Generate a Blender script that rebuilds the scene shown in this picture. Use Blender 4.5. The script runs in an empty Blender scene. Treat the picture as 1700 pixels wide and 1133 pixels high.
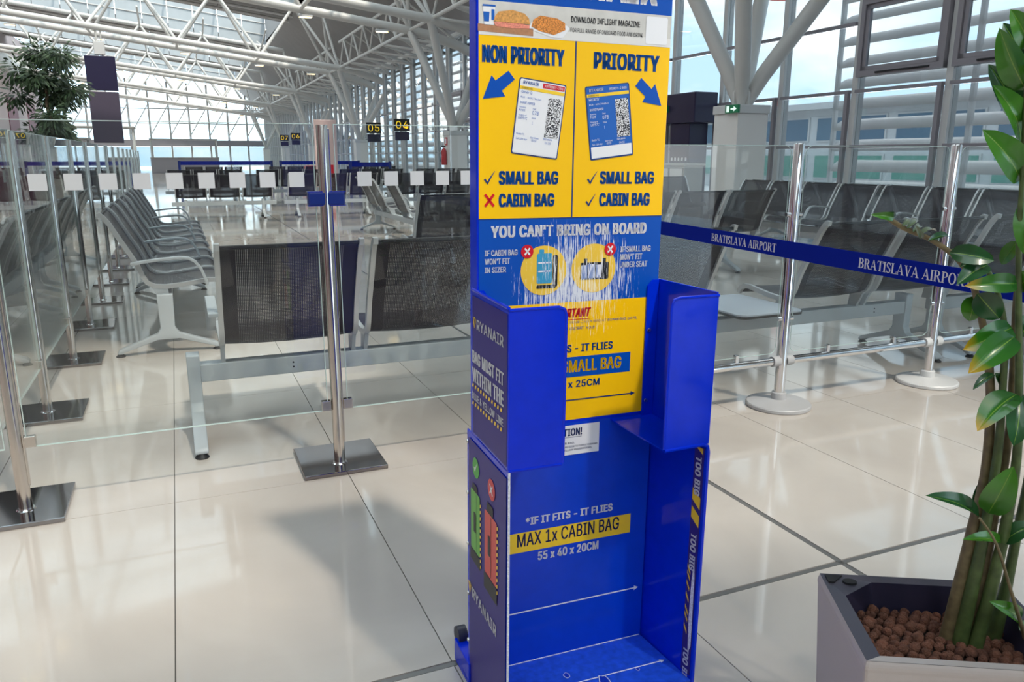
import bpy, bmesh, math, random
from mathutils import Vector, Matrix

# ------------------------------------------------------------------ camera, sky, sun, exposure
SC = bpy.context.scene
COL = SC.collection
random.seed(7)
PITCH, YAW, EYE = math.radians(13.3655), math.radians(23.0067), 1.15875
cam_d = bpy.data.cameras.new('camera')
cam_d.sensor_width = 36.0
cam_d.lens = 1290.0 / 1700.0 * 36.0
cam_d.clip_end = 600
cam = bpy.data.objects.new('camera', cam_d)
COL.objects.link(cam)
cam.location = (0, 0, EYE)
cam.rotation_euler = (math.pi / 2 - PITCH, 0, -YAW)
SC.camera = cam

world = bpy.data.worlds.new('sky')
SC.world = world
world.use_nodes = True
wn, wl = world.node_tree.nodes, world.node_tree.links
for n in list(wn): wn.remove(n)
w_out = wn.new('ShaderNodeOutputWorld'); w_bg = wn.new('ShaderNodeBackground')
w_tc = wn.new('ShaderNodeTexCoord'); w_map = wn.new('ShaderNodeMapping'); w_map.inputs['Scale'].default_value = (1.0, 1.0, 2.6)
w_no = wn.new('ShaderNodeTexNoise'); w_no.inputs['Scale'].default_value = 3.2; w_no.inputs['Detail'].default_value = 7.0
w_r = wn.new('ShaderNodeValToRGB')
w_r.color_ramp.elements[0].position = 0.47; w_r.color_ramp.elements[0].color = (0.46, 0.64, 0.80, 1)
w_r.color_ramp.elements[1].position = 0.68; w_r.color_ramp.elements[1].color = (1.0, 0.96, 0.90, 1)
w_bg.inputs['Strength'].default_value = 3.6
wl.new(w_tc.outputs['Generated'], w_map.inputs['Vector']); wl.new(w_map.outputs['Vector'], w_no.inputs['Vector'])
wl.new(w_no.outputs['Fac'], w_r.inputs['Fac']); wl.new(w_r.outputs['Color'], w_bg.inputs['Color'])
wl.new(w_bg.outputs['Background'], w_out.inputs['Surface'])

sun_d = bpy.data.lights.new('sun', 'SUN')
sun_d.energy = 2.8
sun_d.angle = math.radians(3.0)
sun_d.color = (1.0, 0.95, 0.88)
sun = bpy.data.objects.new('sun', sun_d)
COL.objects.link(sun)
sun.rotation_euler = Vector((-0.45, 1.35, -2.0)).to_track_quat('-Z', 'Y').to_euler()
sun.location = (4, -12, 20)

SC.view_settings.view_transform = 'Standard'
SC.view_settings.look = 'None'
SC.view_settings.exposure = 0.17
SC.view_settings.gamma = 1.0
SC.view_settings.use_curve_mapping = False
SC.cycles.max_bounces = 10
SC.cycles.diffuse_bounces = 5
SC.cycles.glossy_bounces = 5
SC.cycles.transmission_bounces = 6
SC.cycles.transparent_max_bounces = 40
SC.cycles.sample_clamp_indirect = 6.0
SC.cycles.caustics_reflective = False
SC.cycles.caustics_refractive = False
try: SC.cycles.use_denoising = True
except Exception: pass

# ------------------------------------------------------------------ materials
MATS = {}
def nodes_of(m):
    m.use_nodes = True
    return m.node_tree.nodes, m.node_tree.links
def bsdf(m): return m.node_tree.nodes['Principled BSDF']
def mat(name, col, rough=0.5, metal=0.0, spec=0.5, vary=0.0, vscale=8.0, bump=0.0, bscale=60.0, coat=0.0):
    m = bpy.data.materials.new(name); MATS[name] = m
    n, l = nodes_of(m); b = bsdf(m)
    b.inputs['Base Color'].default_value = (*col, 1); b.inputs['Roughness'].default_value = rough
    b.inputs['Metallic'].default_value = metal; b.inputs['Specular IOR Level'].default_value = spec
    if coat: b.inputs['Coat Weight'].default_value = coat; b.inputs['Coat Roughness'].default_value = 0.05
    g = n.new('ShaderNodeNewGeometry')
    if vary:
        t = n.new('ShaderNodeTexNoise'); t.inputs['Scale'].default_value = vscale; t.inputs['Detail'].default_value = 5
        r = n.new('ShaderNodeValToRGB')
        r.color_ramp.elements[0].position = 0.3; r.color_ramp.elements[1].position = 0.7
        r.color_ramp.elements[0].color = (*[c * (1 - vary) for c in col], 1)
        r.color_ramp.elements[1].color = (*[min(1, c * (1 + vary)) for c in col], 1)
        l.new(g.outputs['Position'], t.inputs['Vector']); l.new(t.outputs['Fac'], r.inputs['Fac']); l.new(r.outputs['Color'], b.inputs['Base Color'])
    if bump:
        t2 = n.new('ShaderNodeTexNoise'); t2.inputs['Scale'].default_value = bscale; t2.inputs['Detail'].default_value = 4
        bp = n.new('ShaderNodeBump'); bp.inputs['Strength'].default_value = bump; bp.inputs['Distance'].default_value = 0.01
        l.new(g.outputs['Position'], t2.inputs['Vector']); l.new(t2.outputs['Fac'], bp.inputs['Height']); l.new(bp.outputs['Normal'], b.inputs['Normal'])
    return m
def glass_mat(name, tint, f0=0.04, rough=0.0, haze=0.0, hcol=(0.7, 0.75, 0.75)):
    """thin sheet glass: clear transmission plus Schlick reflection"""
    m = bpy.data.materials.new(name); MATS[name] = m
    n, l = nodes_of(m); n.remove(bsdf(m)); out = n['Material Output']
    g = n.new('ShaderNodeNewGeometry'); d = n.new('ShaderNodeVectorMath'); d.operation = 'DOT_PRODUCT'
    l.new(g.outputs['Incoming'], d.inputs[0]); l.new(g.outputs['Normal'], d.inputs[1])
    def M(op, a, b=None):
        k = n.new('ShaderNodeMath'); k.operation = op
        for i, v in enumerate((a, b)):
            if v is None: continue
            if isinstance(v, (int, float)): k.inputs[i].default_value = v
            else: l.new(v, k.inputs[i])
        return k.outputs[0]
    c = M('ABSOLUTE', d.outputs['Value']); p = M('POWER', M('SUBTRACT', 1.0, c), 5.0)
    F = M('ADD', M('MULTIPLY', p, 1 - f0), f0)
    tr = n.new('ShaderNodeBsdfTransparent'); tr.inputs['Color'].default_value = (*tint, 1)
    gl = n.new('ShaderNodeBsdfGlossy'); gl.inputs['Roughness'].default_value = rough; gl.inputs['Color'].default_value = (1, 1, 1, 1)
    mx = n.new('ShaderNodeMixShader'); l.new(F, mx.inputs[0]); l.new(gl.outputs[0], mx.inputs[2])
    src = tr.outputs[0]
    if haze:
        df = n.new('ShaderNodeBsdfDiffuse'); df.inputs['Color'].default_value = (*hcol, 1)
        mh = n.new('ShaderNodeMixShader'); mh.inputs[0].default_value = haze
        l.new(tr.outputs[0], mh.inputs[1]); l.new(df.outputs[0], mh.inputs[2]); src = mh.outputs[0]
    l.new(src, mx.inputs[1]); l.new(mx.outputs[0], out.inputs['Surface'])
    return m
def wear_mat(name, col, rough=0.3, wear=(0.85, 0.87, 0.9), amount=1.0):
    """printed sheet with white vertical scuffs where bags have been pushed against it (z 0.68 to 1.12)"""
    m = mat(name, col, rough, spec=0.22)
    n, l = nodes_of(m); b = bsdf(m)
    g = n.new('ShaderNodeNewGeometry'); mp = n.new('ShaderNodeMapping'); mp.inputs['Scale'].default_value = (360, 50, 20)
    mp.inputs['Rotation'].default_value = (0, 0.10, 0)
    t = n.new('ShaderNodeTexNoise'); t.inputs['Scale'].default_value = 1.0; t.inputs['Detail'].default_value = 6; t.inputs['Roughness'].default_value = 0.7
    l.new(g.outputs['Position'], mp.inputs['Vector']); l.new(mp.outputs['Vector'], t.inputs['Vector'])
    s = n.new('ShaderNodeSeparateXYZ'); l.new(g.outputs['Position'], s.inputs[0])
    def M(op, a, b2=None, clamp=False):
        k = n.new('ShaderNodeMath'); k.operation = op; k.use_clamp = clamp
        for i, v in enumerate((a, b2)):
            if v is None: continue
            if isinstance(v, (int, float)): k.inputs[i].default_value = v
            else: l.new(v, k.inputs[i])
        return k.outputs[0]
    dz = M('DIVIDE', M('SUBTRACT', s.outputs['Z'], 0.905), 0.185)
    dx = M('DIVIDE', M('SUBTRACT', s.outputs['X'], 0.735), 0.20)
    rr = M('ADD', M('MULTIPLY', dz, dz), M('MULTIPLY', dx, dx))
    fall = M('SUBTRACT', 1.0, rr, True)
    thr = M('SUBTRACT', 0.79, M('MULTIPLY', fall, 0.37 * amount))
    msk = M('MULTIPLY', M('SUBTRACT', t.outputs['Fac'], thr), 16.0, True)
    mx = n.new('ShaderNodeMix'); mx.data_type = 'RGBA'
    mx.inputs['A'].default_value = (*col, 1); mx.inputs['B'].default_value = (*wear, 1)
    l.new(M('MULTIPLY', msk, 0.85), mx.inputs['Factor']); l.new(mx.outputs['Result'], b.inputs['Base Color'])
    return m

BLUE = (0.006, 0.036, 0.50); YEL = (0.95, 0.55, 0.003); NAVYP = (0.003, 0.055, 0.30)
mat('blue_metal', (0.0006, 0.026, 0.64), 0.15, spec=0.28, vary=0.05, vscale=30)
mat('blue_metal_dark', (0.005, 0.03, 0.42), 0.35)
wear_mat('print_blue', (0.002, 0.075, 0.44), 0.33)
wear_mat('print_blue_text', (0.002, 0.072, 0.33), 0.33, wear=(0.9, 0.6, 0.12))
wear_mat('print_yellow', YEL, 0.33, wear=(0.95, 0.86, 0.58), amount=0.86)
wear_mat('print_white', (0.82, 0.83, 0.90), 0.4, wear=(0.1, 0.2, 0.5))
wear_mat('print_red', (0.62, 0.01, 0.025), 0.35, amount=0.7)
wear_mat('print_circle', (0.85, 0.55, 0.06), 0.35, wear=(0.92, 0.86, 0.66), amount=0.82)
wear_mat('print_case', (0.05, 0.32, 0.55), 0.35, amount=0.85)
wear_mat('print_black', (0.012, 0.013, 0.02), 0.35, amount=0.85)
mat('cabin_blue', (0.001, 0.048, 0.60), 0.16, spec=0.35, vary=0.05, vscale=25)
mat('floor_blue', (0.015, 0.08, 0.62), 0.3, vary=0.18, vscale=70)
mat('white_print', (0.82, 0.83, 0.88), 0.4)
mat('yellow_print', (0.90, 0.60, 0.02), 0.35)
mat('navy_print', (0.012, 0.022, 0.16), 0.35)
mat('sticker_navy', (0.040, 0.026, 0.215), 0.32, spec=0.12)
mat('red_print', (0.62, 0.012, 0.03), 0.35)
mat('case_red', (0.65, 0.06, 0.05), 0.4); mat('case_green', (0.12, 0.42, 0.045), 0.4); mat('icon_green', (0.05, 0.38, 0.04), 0.4)
mat('case_dark', (0.012, 0.012, 0.015), 0.5)
mat('grey_print', (0.60, 0.59, 0.57), 0.4, vary=0.08, vscale=40); mat('grey_print_light', (0.72, 0.71, 0.70), 0.4)
mat('black_print', (0.02, 0.018, 0.025), 0.4); mat('dark_blue_print', (0.005, 0.03, 0.16), 0.4)
mat('card_white', (0.80, 0.81, 0.86), 0.35); mat('card_blue', (0.003, 0.105, 0.48), 0.35)
mat('bread', (0.62, 0.30, 0.08), 0.5, vary=0.3, vscale=300); mat('ham', (0.75, 0.25, 0.18), 0.5, vary=0.3, vscale=400)
mat('wood_print', (0.42, 0.20, 0.10), 0.5, vary=0.15, vscale=150); mat('lasagne', (0.70, 0.22, 0.04), 0.5, vary=0.7, vscale=420)
mat('paper', (0.78, 0.79, 0.82), 0.55)
mat('worn_edge', (0.72, 0.74, 0.80), 0.5, vary=0.25, vscale=300)
mat('bolt_metal', (0.75, 0.75, 0.75), 0.2, 1.0)
mat('rubber', (0.012, 0.012, 0.016), 0.6); mat('caster_grey', (0.03, 0.03, 0.05), 0.45)
mat('brushed_steel', (0.63, 0.58, 0.53), 0.17, 1.0); mat('dark_steel', (0.28, 0.26, 0.26), 0.10, 1.0)
mat('chrome', (0.86, 0.86, 0.87), 0.06, 1.0)
mat('grey_plastic', (0.42, 0.42, 0.43), 0.45); mat('light_plastic', (0.62, 0.62, 0.62), 0.45)
mat('belt_blue', (0.001, 0.012, 0.25), 0.8, spec=0.1); mat('belt_letter', (0.66, 0.64, 0.68), 0.7)
mat('cassette_blue', (0.004, 0.02, 0.17), 0.35)
mat('glass_edge', (0.55, 0.66, 0.64), 0.2)
mat('frost_square', (0.60, 0.61, 0.63), 0.7)
glass_mat('barrier_glass', (0.960, 0.978, 0.972), 0.034, haze=0.004)
glass_mat('window_glass', (0.595, 0.62, 0.625), 0.04)
glass_mat('roof_glass', (0.975, 0.955, 0.915), 0.05)
mat('white_steel', (0.60, 0.59, 0.57), 0.36); mat('pillar_white', (0.76, 0.74, 0.72), 0.6)
mat('soffit', (0.24, 0.225, 0.22), 0.6, vary=0.06, vscale=2); mat('soffit_light', (0.38, 0.38, 0.39), 0.6)
mat('frame_grey', (0.27, 0.255, 0.285), 0.4); mat('post_grey', (0.60, 0.60, 0.60), 0.4)
mat('upstand', (0.42, 0.46, 0.49), 0.35, vary=0.05, vscale=1.5)
mat('wall_pale', (0.42, 0.36, 0.37), 0.8, vary=0.04); mat('wall_dim', (0.16, 0.15, 0.16), 0.6, vary=0.04); mat('wall_burgundy', (0.12, 0.012, 0.04), 0.6)
mat('navy_panel', (0.014, 0.010, 0.045), 0.35); mat('purple_panel', (0.075, 0.062, 0.095), 0.3)
mat('duct', (0.55, 0.56, 0.54), 0.4, vary=0.08, vscale=3)
mat('chair_frame', (0.52, 0.53, 0.54), 0.32, 0.55); mat('bench_grey', (0.40, 0.43, 0.455), 0.42)
mat('table_top', (0.50, 0.53, 0.59), 0.35); mat('table_edge', (0.03, 0.025, 0.025), 0.5)
mat('planter_silver', (0.46, 0.41, 0.395), 0.42, 0.15, bump=0.04, bscale=400); mat('planter_dark', (0.055, 0.052, 0.072), 0.4, bump=0.05, bscale=500)
mat('planter_inner', (0.022, 0.02, 0.045), 0.4); mat('hole_black', (0.004, 0.004, 0.006), 0.7)
mat('clay', (0.15, 0.058, 0.034), 0.9, vary=0.4, vscale=45, bump=0.7, bscale=350); mat('soil', (0.03, 0.016, 0.012), 0.95, vary=0.3, vscale=60)
mat('stem_green', (0.070, 0.105, 0.032), 0.42, vary=0.35, vscale=40); mat('stem_brown', (0.15, 0.115, 0.055), 0.5, vary=0.3, vscale=60)
mat('bark', (0.12, 0.09, 0.06), 0.9); mat('ficus_leaf', (0.035, 0.065, 0.03), 0.5, vary=0.5, vscale=6)
mat('sign_black', (0.012, 0.012, 0.012), 0.4); mat('exit_green', (0.01, 0.22, 0.09), 0.4)
mat('desk_grey', (0.36, 0.35, 0.33), 0.5); mat('red_paint', (0.5, 0.01, 0.015), 0.35); mat('pink_board', (0.68, 0.50, 0.47), 0.5)
mat('facade_white', (0.62, 0.63, 0.64), 0.7); mat('facade_glass', (0.14, 0.22, 0.30), 0.08); mat('facade_green', (0.16, 0.36, 0.30), 0.15)
mat('asphalt', (0.48, 0.48, 0.48), 0.9, vary=0.08, vscale=0.5); mat('mast_red', (0.65, 0.06, 0.035), 0.5)
mat('grout', (0.085, 0.08, 0.075), 0.8); mat('joint_strip', (0.17, 0.165, 0.16), 0.35, 0.3)
def emis(name, col, s):
    m = mat(name, col, 0.5); b = bsdf(m); b.inputs['Emission Color'].default_value = (*col, 1); b.inputs['Emission Strength'].default_value = s
emis('lamp_glow', (1.0, 0.72, 0.32), 5.0); emis('sign_yellow', (0.95, 0.62, 0.02), 0.6); emis('exit_glow', (0.75, 0.95, 0.85), 0.6)

def tile_mat():
    m = mat('tile', (0.46, 0.43, 0.395), 0.05)
    n, l = nodes_of(m); b = bsdf(m)
    g = n.new('ShaderNodeNewGeometry'); oi = n.new('ShaderNodeObjectInfo')
    t = n.new('ShaderNodeTexNoise'); t.inputs['Scale'].default_value = 1.6; t.inputs['Detail'].default_value = 6; t.inputs['Distortion'].default_value = 0.8
    r = n.new('ShaderNodeValToRGB')
    r.color_ramp.elements[0].position = 0.3; r.color_ramp.elements[0].color = (0.468, 0.425, 0.388, 1)
    r.color_ramp.elements[1].position = 0.72; r.color_ramp.elements[1].color = (0.560, 0.512, 0.468, 1)
    l.new(g.outputs['Position'], t.inputs['Vector']); l.new(t.outputs['Fac'], r.inputs['Fac']); l.new(r.outputs['Color'], b.inputs['Base Color'])
    t2 = n.new('ShaderNodeTexNoise'); t2.inputs['Scale'].default_value = 5.0; t2.inputs['Detail'].default_value = 4
    l.new(g.outputs['Position'], t2.inputs['Vector'])
    mr = n.new('ShaderNodeMapRange'); mr.inputs['To Min'].default_value = 0.03; mr.inputs['To Max'].default_value = 0.10
    l.new(t2.outputs['Fac'], mr.inputs['Value']); l.new(mr.outputs['Result'], b.inputs['Roughness'])
    b.inputs['Specular IOR Level'].default_value = 0.5
tile_mat()

def sling_mat():
    """charcoal perforated sling: round holes in a grid laid out on the sling's own UVs (metres)"""
    m = mat('sling', (0.014, 0.011, 0.019), 0.40, spec=0.25)
    n, l = nodes_of(m); b = bsdf(m); out = n['Material Output']
    uv = n.new('ShaderNodeUVMap'); vm = n.new('ShaderNodeVectorMath'); vm.operation = 'SCALE'; vm.inputs['Scale'].default_value = 145.0
    fr = n.new('ShaderNodeVectorMath'); fr.operation = 'FRACTION'; su = n.new('ShaderNodeVectorMath'); su.operation = 'SUBTRACT'; su.inputs[1].default_value = (0.5, 0.5, 0)
    ln = n.new('ShaderNodeVectorMath'); ln.operation = 'LENGTH'
    l.new(uv.outputs[0], vm.inputs[0]); l.new(vm.outputs[0], fr.inputs[0]); l.new(fr.outputs[0], su.inputs[0]); l.new(su.outputs[0], ln.inputs[0])
    lt = n.new('ShaderNodeMath'); lt.operation = 'LESS_THAN'; lt.inputs[1].default_value = 0.19; l.new(ln.outputs['Value'], lt.inputs[0])
    sx = n.new('ShaderNodeSeparateXYZ'); l.new(uv.outputs[0], sx.inputs[0])
    ab = n.new('ShaderNodeMath'); ab.operation = 'ABSOLUTE'; l.new(sx.outputs['X'], ab.inputs[0])
    hem = n.new('ShaderNodeMath'); hem.operation = 'LESS_THAN'; hem.inputs[1].default_value = 0.205; l.new(ab.outputs[0], hem.inputs[0])
    mu = n.new('ShaderNodeMath'); mu.operation = 'MULTIPLY'; l.new(lt.outputs[0], mu.inputs[0]); l.new(hem.outputs[0], mu.inputs[1])
    tr = n.new('ShaderNodeBsdfTransparent'); mx = n.new('ShaderNodeMixShader')
    l.new(mu.outputs[0], mx.inputs[0]); l.new(b.outputs[0], mx.inputs[1]); l.new(tr.outputs[0], mx.inputs[2]); l.new(mx.outputs[0], out.inputs['Surface'])
sling_mat()

def leaf_mat(name, c0, c1, tip=None):
    m = mat(name, c0, 0.25, coat=0.25)
    n, l = nodes_of(m); b = bsdf(m)
    uv = n.new('ShaderNodeUVMap'); s = n.new('ShaderNodeSeparateXYZ'); l.new(uv.outputs[0], s.inputs[0])
    r = n.new('ShaderNodeValToRGB')
    r.color_ramp.elements[0].position = 0.0; r.color_ramp.elements[0].color = (*c0, 1)
    r.color_ramp.elements[1].position = 0.62; r.color_ramp.elements[1].color = (*c1, 1)
    if tip:
        r.color_ramp.elements[1].position = 0.74; e = r.color_ramp.elements.new(0.98); e.color = (*tip, 1)
    l.new(s.outputs['Y'], r.inputs['Fac'])
    ab = n.new('ShaderNodeMath'); ab.operation = 'ABSOLUTE'; l.new(s.outputs['X'], ab.inputs[0])
    lt = n.new('ShaderNodeMath'); lt.operation = 'LESS_THAN'; lt.inputs[1].default_value = 0.035; l.new(ab.outputs[0], lt.inputs[0])
    mx = n.new('ShaderNodeMix'); mx.data_type = 'RGBA'; mx.inputs['B'].default_value = (0.16, 0.30, 0.04, 1)
    l.new(lt.outputs[0], mx.inputs['Factor']); l.new(r.outputs['Color'], mx.inputs['A']); l.new(mx.outputs['Result'], b.inputs['Base Color'])
    b.inputs['Transmission Weight'].default_value = 0.0
    b.inputs['Subsurface Weight'].default_value = 0.15; b.inputs['Subsurface Radius'].default_value = (0.01, 0.02, 0.004); b.inputs['Subsurface Scale'].default_value = 0.3
leaf_mat('leaf_green', (0.028, 0.125, 0.010), (0.048, 0.19, 0.013))
leaf_mat('leaf_dark', (0.010, 0.055, 0.014), (0.014, 0.085, 0.02))
leaf_mat('leaf_yellow', (0.010, 0.075, 0.012), (0.030, 0.16, 0.012), (0.50, 0.30, 0.015))
leaf_mat('leaf_curl', (0.05, 0.085, 0.045), (0.17, 0.21, 0.15))

def barcode_mat(name):
    m = mat(name, (0.1, 0.1, 0.12), 0.5); n, l = nodes_of(m); b = bsdf(m)
    g = n.new('ShaderNodeNewGeometry'); v = n.new('ShaderNodeTexWhiteNoise'); sc = n.new('ShaderNodeVectorMath'); sc.operation = 'SCALE'; sc.inputs['Scale'].default_value = 700
    fl = n.new('ShaderNodeVectorMath'); fl.operation = 'FLOOR'
    l.new(g.outputs['Position'], sc.inputs[0]); l.new(sc.outputs[0], fl.inputs[0]); l.new(fl.outputs[0], v.inputs['Vector'])
    gt = n.new('ShaderNodeMath'); gt.operation = 'GREATER_THAN'; gt.inputs[1].default_value = 0.5; l.new(v.outputs['Value'], gt.inputs[0])
    mx = n.new('ShaderNodeMix'); mx.data_type = 'RGBA'; mx.inputs['A'].default_value = (0.02, 0.02, 0.03, 1); mx.inputs['B'].default_value = (0.75, 0.76, 0.8, 1)
    l.new(gt.outputs[0], mx.inputs['Factor']); l.new(mx.outputs['Result'], b.inputs['Base Color'])
barcode_mat('barcode')
def frosted_mat(name, col):
    m = bpy.data.materials.new(name); MATS[name] = m; n, l = nodes_of(m); n.remove(bsdf(m))
    tl = n.new('ShaderNodeBsdfTranslucent'); tl.inputs['Color'].default_value = (*col, 1)
    df = n.new('ShaderNodeBsdfDiffuse'); df.inputs['Color'].default_value = (*col, 1)
    mx = n.new('ShaderNodeMixShader'); mx.inputs[0].default_value = 0.35
    l.new(tl.outputs[0], mx.inputs[1]); l.new(df.outputs[0], mx.inputs[2]); l.new(mx.outputs[0], n['Material Output'].inputs['Surface'])
frosted_mat('roof_diffuser', (0.92, 0.90, 0.86)); frosted_mat('louver_white', (0.93, 0.915, 0.91))

# ------------------------------------------------------------------ mesh helpers
class MB:
    def __init__(s): s.v = []; s.f = []; s.uv = None
    def add(s, vs, fs):
        o = len(s.v); s.v += [tuple(p) for p in vs]; s.f += [tuple(i + o for i in q) for q in fs]; return s
    def box(s, x0, x1, y0, y1, z0, z1):
        return s.add([(x0,y0,z0),(x1,y0,z0),(x1,y1,z0),(x0,y1,z0),(x0,y0,z1),(x1,y0,z1),(x1,y1,z1),(x0,y1,z1)],
                     [(0,3,2,1),(4,5,6,7),(0,1,5,4),(1,2,6,5),(2,3,7,6),(3,0,4,7)])
    def tube(s, pts, r, n=10, cap=True, r1=None):
        pts = [Vector(p) for p in pts]; N = len(pts)
        rs = [r] * N if r1 is None else [r + (r1 - r) * i / (N - 1) for i in range(N)]
        if isinstance(r, (list, tuple)): rs = list(r)
        rings = []; up = None
        for i, p in enumerate(pts):
            d = (pts[min(i+1, N-1)] - pts[max(i-1, 0)]).normalized()
            if up is None: up = d.orthogonal().normalized()
            up = (up - d * up.dot(d))
            up = up.normalized() if up.length > 1e-6 else d.orthogonal().normalized()
            sd = d.cross(up)
            rings.append([p + (up * math.cos(2*math.pi*k/n) + sd * math.sin(2*math.pi*k/n)) * rs[i] for k in range(n)])
        vs = [q for rg in rings for q in rg]; fs = []
        for i in range(N - 1):
            for k in range(n):
                a, b = i*n + k, i*n + (k+1) % n
                fs.append((a, b, b + n, a + n))
        if cap: fs += [tuple(reversed(range(n))), tuple(range((N-1)*n, N*n))]
        return s.add(vs, fs)
    def lathe(s, prof, n=32, c=(0, 0, 0)):
        vs = []; fs = []; m = len(prof)
        for k in range(n):
            a = 2*math.pi*k/n
            vs += [(c[0] + r*math.cos(a), c[1] + r*math.sin(a), c[2] + z) for r, z in prof]
        for k in range(n):
            for i in range(m - 1):
                a, b = k*m + i, ((k+1) % n)*m + i
                fs.append((a, b, b+1, a+1))
        fs += [tuple(k*m for k in reversed(range(n))), tuple(k*m + m - 1 for k in range(n))]
        return s.add(vs, fs)
    def prism(s, poly, axis, a, b):
        """poly: 2-D outline (counter-clockwise) extruded along axis from a to b; axis 'x' uses (y,z), 'y' (x,z), 'z' (x,y)"""
        def P(p, t): return {'x': (t, p[0], p[1]), 'y': (p[0], t, p[1]), 'z': (p[0], p[1], t)}[axis]
        n = len(poly)
        vs = [P(p, a) for p in poly] + [P(p, b) for p in poly]
        fs = [tuple(reversed(range(n))), tuple(range(n, 2*n))] + [(i, (i+1) % n, (i+1) % n + n, i + n) for i in range(n)]
        return s.add(vs, fs)
    def mesh(s, name, smooth=False, bevel=0.0, segs=2):
        me = bpy.data.meshes.new(name); me.from_pydata(s.v, [], s.f)
        bm = bmesh.new(); bm.from_mesh(me)
        bmesh.ops.recalc_face_normals(bm, faces=bm.faces)
        if bevel:
            bmesh.ops.bevel(bm, geom=[e for e in bm.edges if e.is_manifold and e.calc_face_angle(0) > 0.5], offset=bevel, segments=segs, profile=0.5, affect='EDGES', clamp_overlap=True)
        bm.to_mesh(me); bm.free()
        if s.uv:
            pass
        if smooth:
            for p in me.polygons: p.use_smooth = True
            try: me.set_sharp_from_angle(angle=math.radians(38))
            except Exception: pass
        return me
def link(name, me, m, parent=None, loc=None, rot=None):
    if m and not me.materials: me.materials.append(MATS[m])
    o = bpy.data.objects.new(name, me); COL.objects.link(o)
    if parent: o.parent = parent
    if loc: o.location = loc
    if rot: o.rotation_euler = rot
    return o
def build(mb, name, m, parent=None, smooth=False, bevel=0.0, segs=2, loc=None, rot=None):
    return link(name, mb.mesh(name, smooth, bevel, segs), m, parent, loc, rot)
def tag(o, label, cat, group=None, kind=None):
    o['label'] = label; o['category'] = cat
    if group: o['group'] = group
    if kind: o['kind'] = kind
    return o
def empty(name, loc, rot=(0, 0, 0)):
    o = bpy.data.objects.new(name, None); o.empty_display_size = 0.1; COL.objects.link(o); o.location = loc; o.rotation_euler = rot; return o
def struct(o, label=None, cat=None):
    o['kind'] = 'structure'
    if label: o['label'] = label
    if cat: o['category'] = cat
    return o
_uc = {}
def unit_cyl(m, n=10):
    k = (m, n)
    if k not in _uc:
        _uc[k] = MB().tube([(0,0,0),(0,0,1)], 1.0, n).mesh('round_bar', True); _uc[k].materials.append(MATS[m])
    return _uc[k]
def bar(name, p0, p1, r, m, parent, n=10):
    """a round bar sharing one mesh, placed between two points of its parent's frame"""
    p0, p1 = Vector(p0), Vector(p1); d = p1 - p0
    o = bpy.data.objects.new(name, unit_cyl(m, n)); COL.objects.link(o); o.parent = parent
    o.location = p0; o.rotation_euler = d.to_track_quat('Z', 'Y').to_euler(); o.scale = (r, r, d.length); return o
_ub = {}
def blk(name, x0, x1, y0, y1, z0, z1, m, parent=None):
    """a rectangular bar sharing one unit mesh"""
    if m not in _ub:
        _ub[m] = MB().box(-.5,.5,-.5,.5,-.5,.5).mesh('rectangular_bar'); _ub[m].materials.append(MATS[m])
    o = bpy.data.objects.new(name, _ub[m]); COL.objects.link(o); o.parent = parent
    o.location = ((x0+x1)/2, (y0+y1)/2, (z0+z1)/2); o.scale = (abs(x1-x0), abs(y1-y0), abs(z1-z0)); return o
def rrect(x0, x1, y0, y1, r, n=5):
    p = []
    for cx, cy, a0 in ((x1-r, y1-r, 0), (x0+r, y1-r, 90), (x0+r, y0+r, 180), (x1-r, y0+r, 270)):
        for k in range(n + 1):
            a = math.radians(a0 + 90*k/n); p.append((cx + r*math.cos(a), cy + r*math.sin(a)))
    return p
def circ(cx, cy, r, n=28, ry=None): return [(cx + r*math.cos(2*math.pi*k/n), cy + (ry or r)*math.sin(2*math.pi*k/n)) for k in range(n)]

# lettering -----------------------------------------------------------------
import os
FONT = None
try:   # the plain grotesque that ships inside Blender itself; the built-in face otherwise
    FONT = bpy.data.fonts.load(os.path.join(bpy.utils.system_resource('DATAFILES'), 'fonts', 'Inter.woff2'))
except Exception: FONT = None
_tc = {}
def glyph_mesh(s, bold):
    k = (s, bold)
    if k not in _tc:
        c = bpy.data.curves.new('lettering', 'FONT'); c.body = s
        if FONT: c.font = FONT
        c.size = 1.0; c.resolution_u = 3
        c.space_character = 1.0 + max(0, bold) * 2.0
        o = bpy.data.objects.new('lettering_tmp', c); COL.objects.link(o)
        dg = bpy.context.evaluated_depsgraph_get()
        me = bpy.data.meshes.new_from_object(o.evaluated_get(dg))
        vs = [tuple(v.co) for v in me.vertices]; fs = [tuple(p.vertices) for p in me.polygons]
        bpy.data.objects.remove(o); bpy.data.curves.remove(c); bpy.data.meshes.remove(me)
        x0 = min(v[0] for v in vs); x1 = max(v[0] for v in vs); y0 = min(v[1] for v in vs); y1 = max(v[1] for v in vs)
        _tc[k] = ([((v[0]-x0)/(x1-x0), (v[1]-y0)/(y1-y0)) for v in vs], fs)
    return _tc[k]
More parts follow.
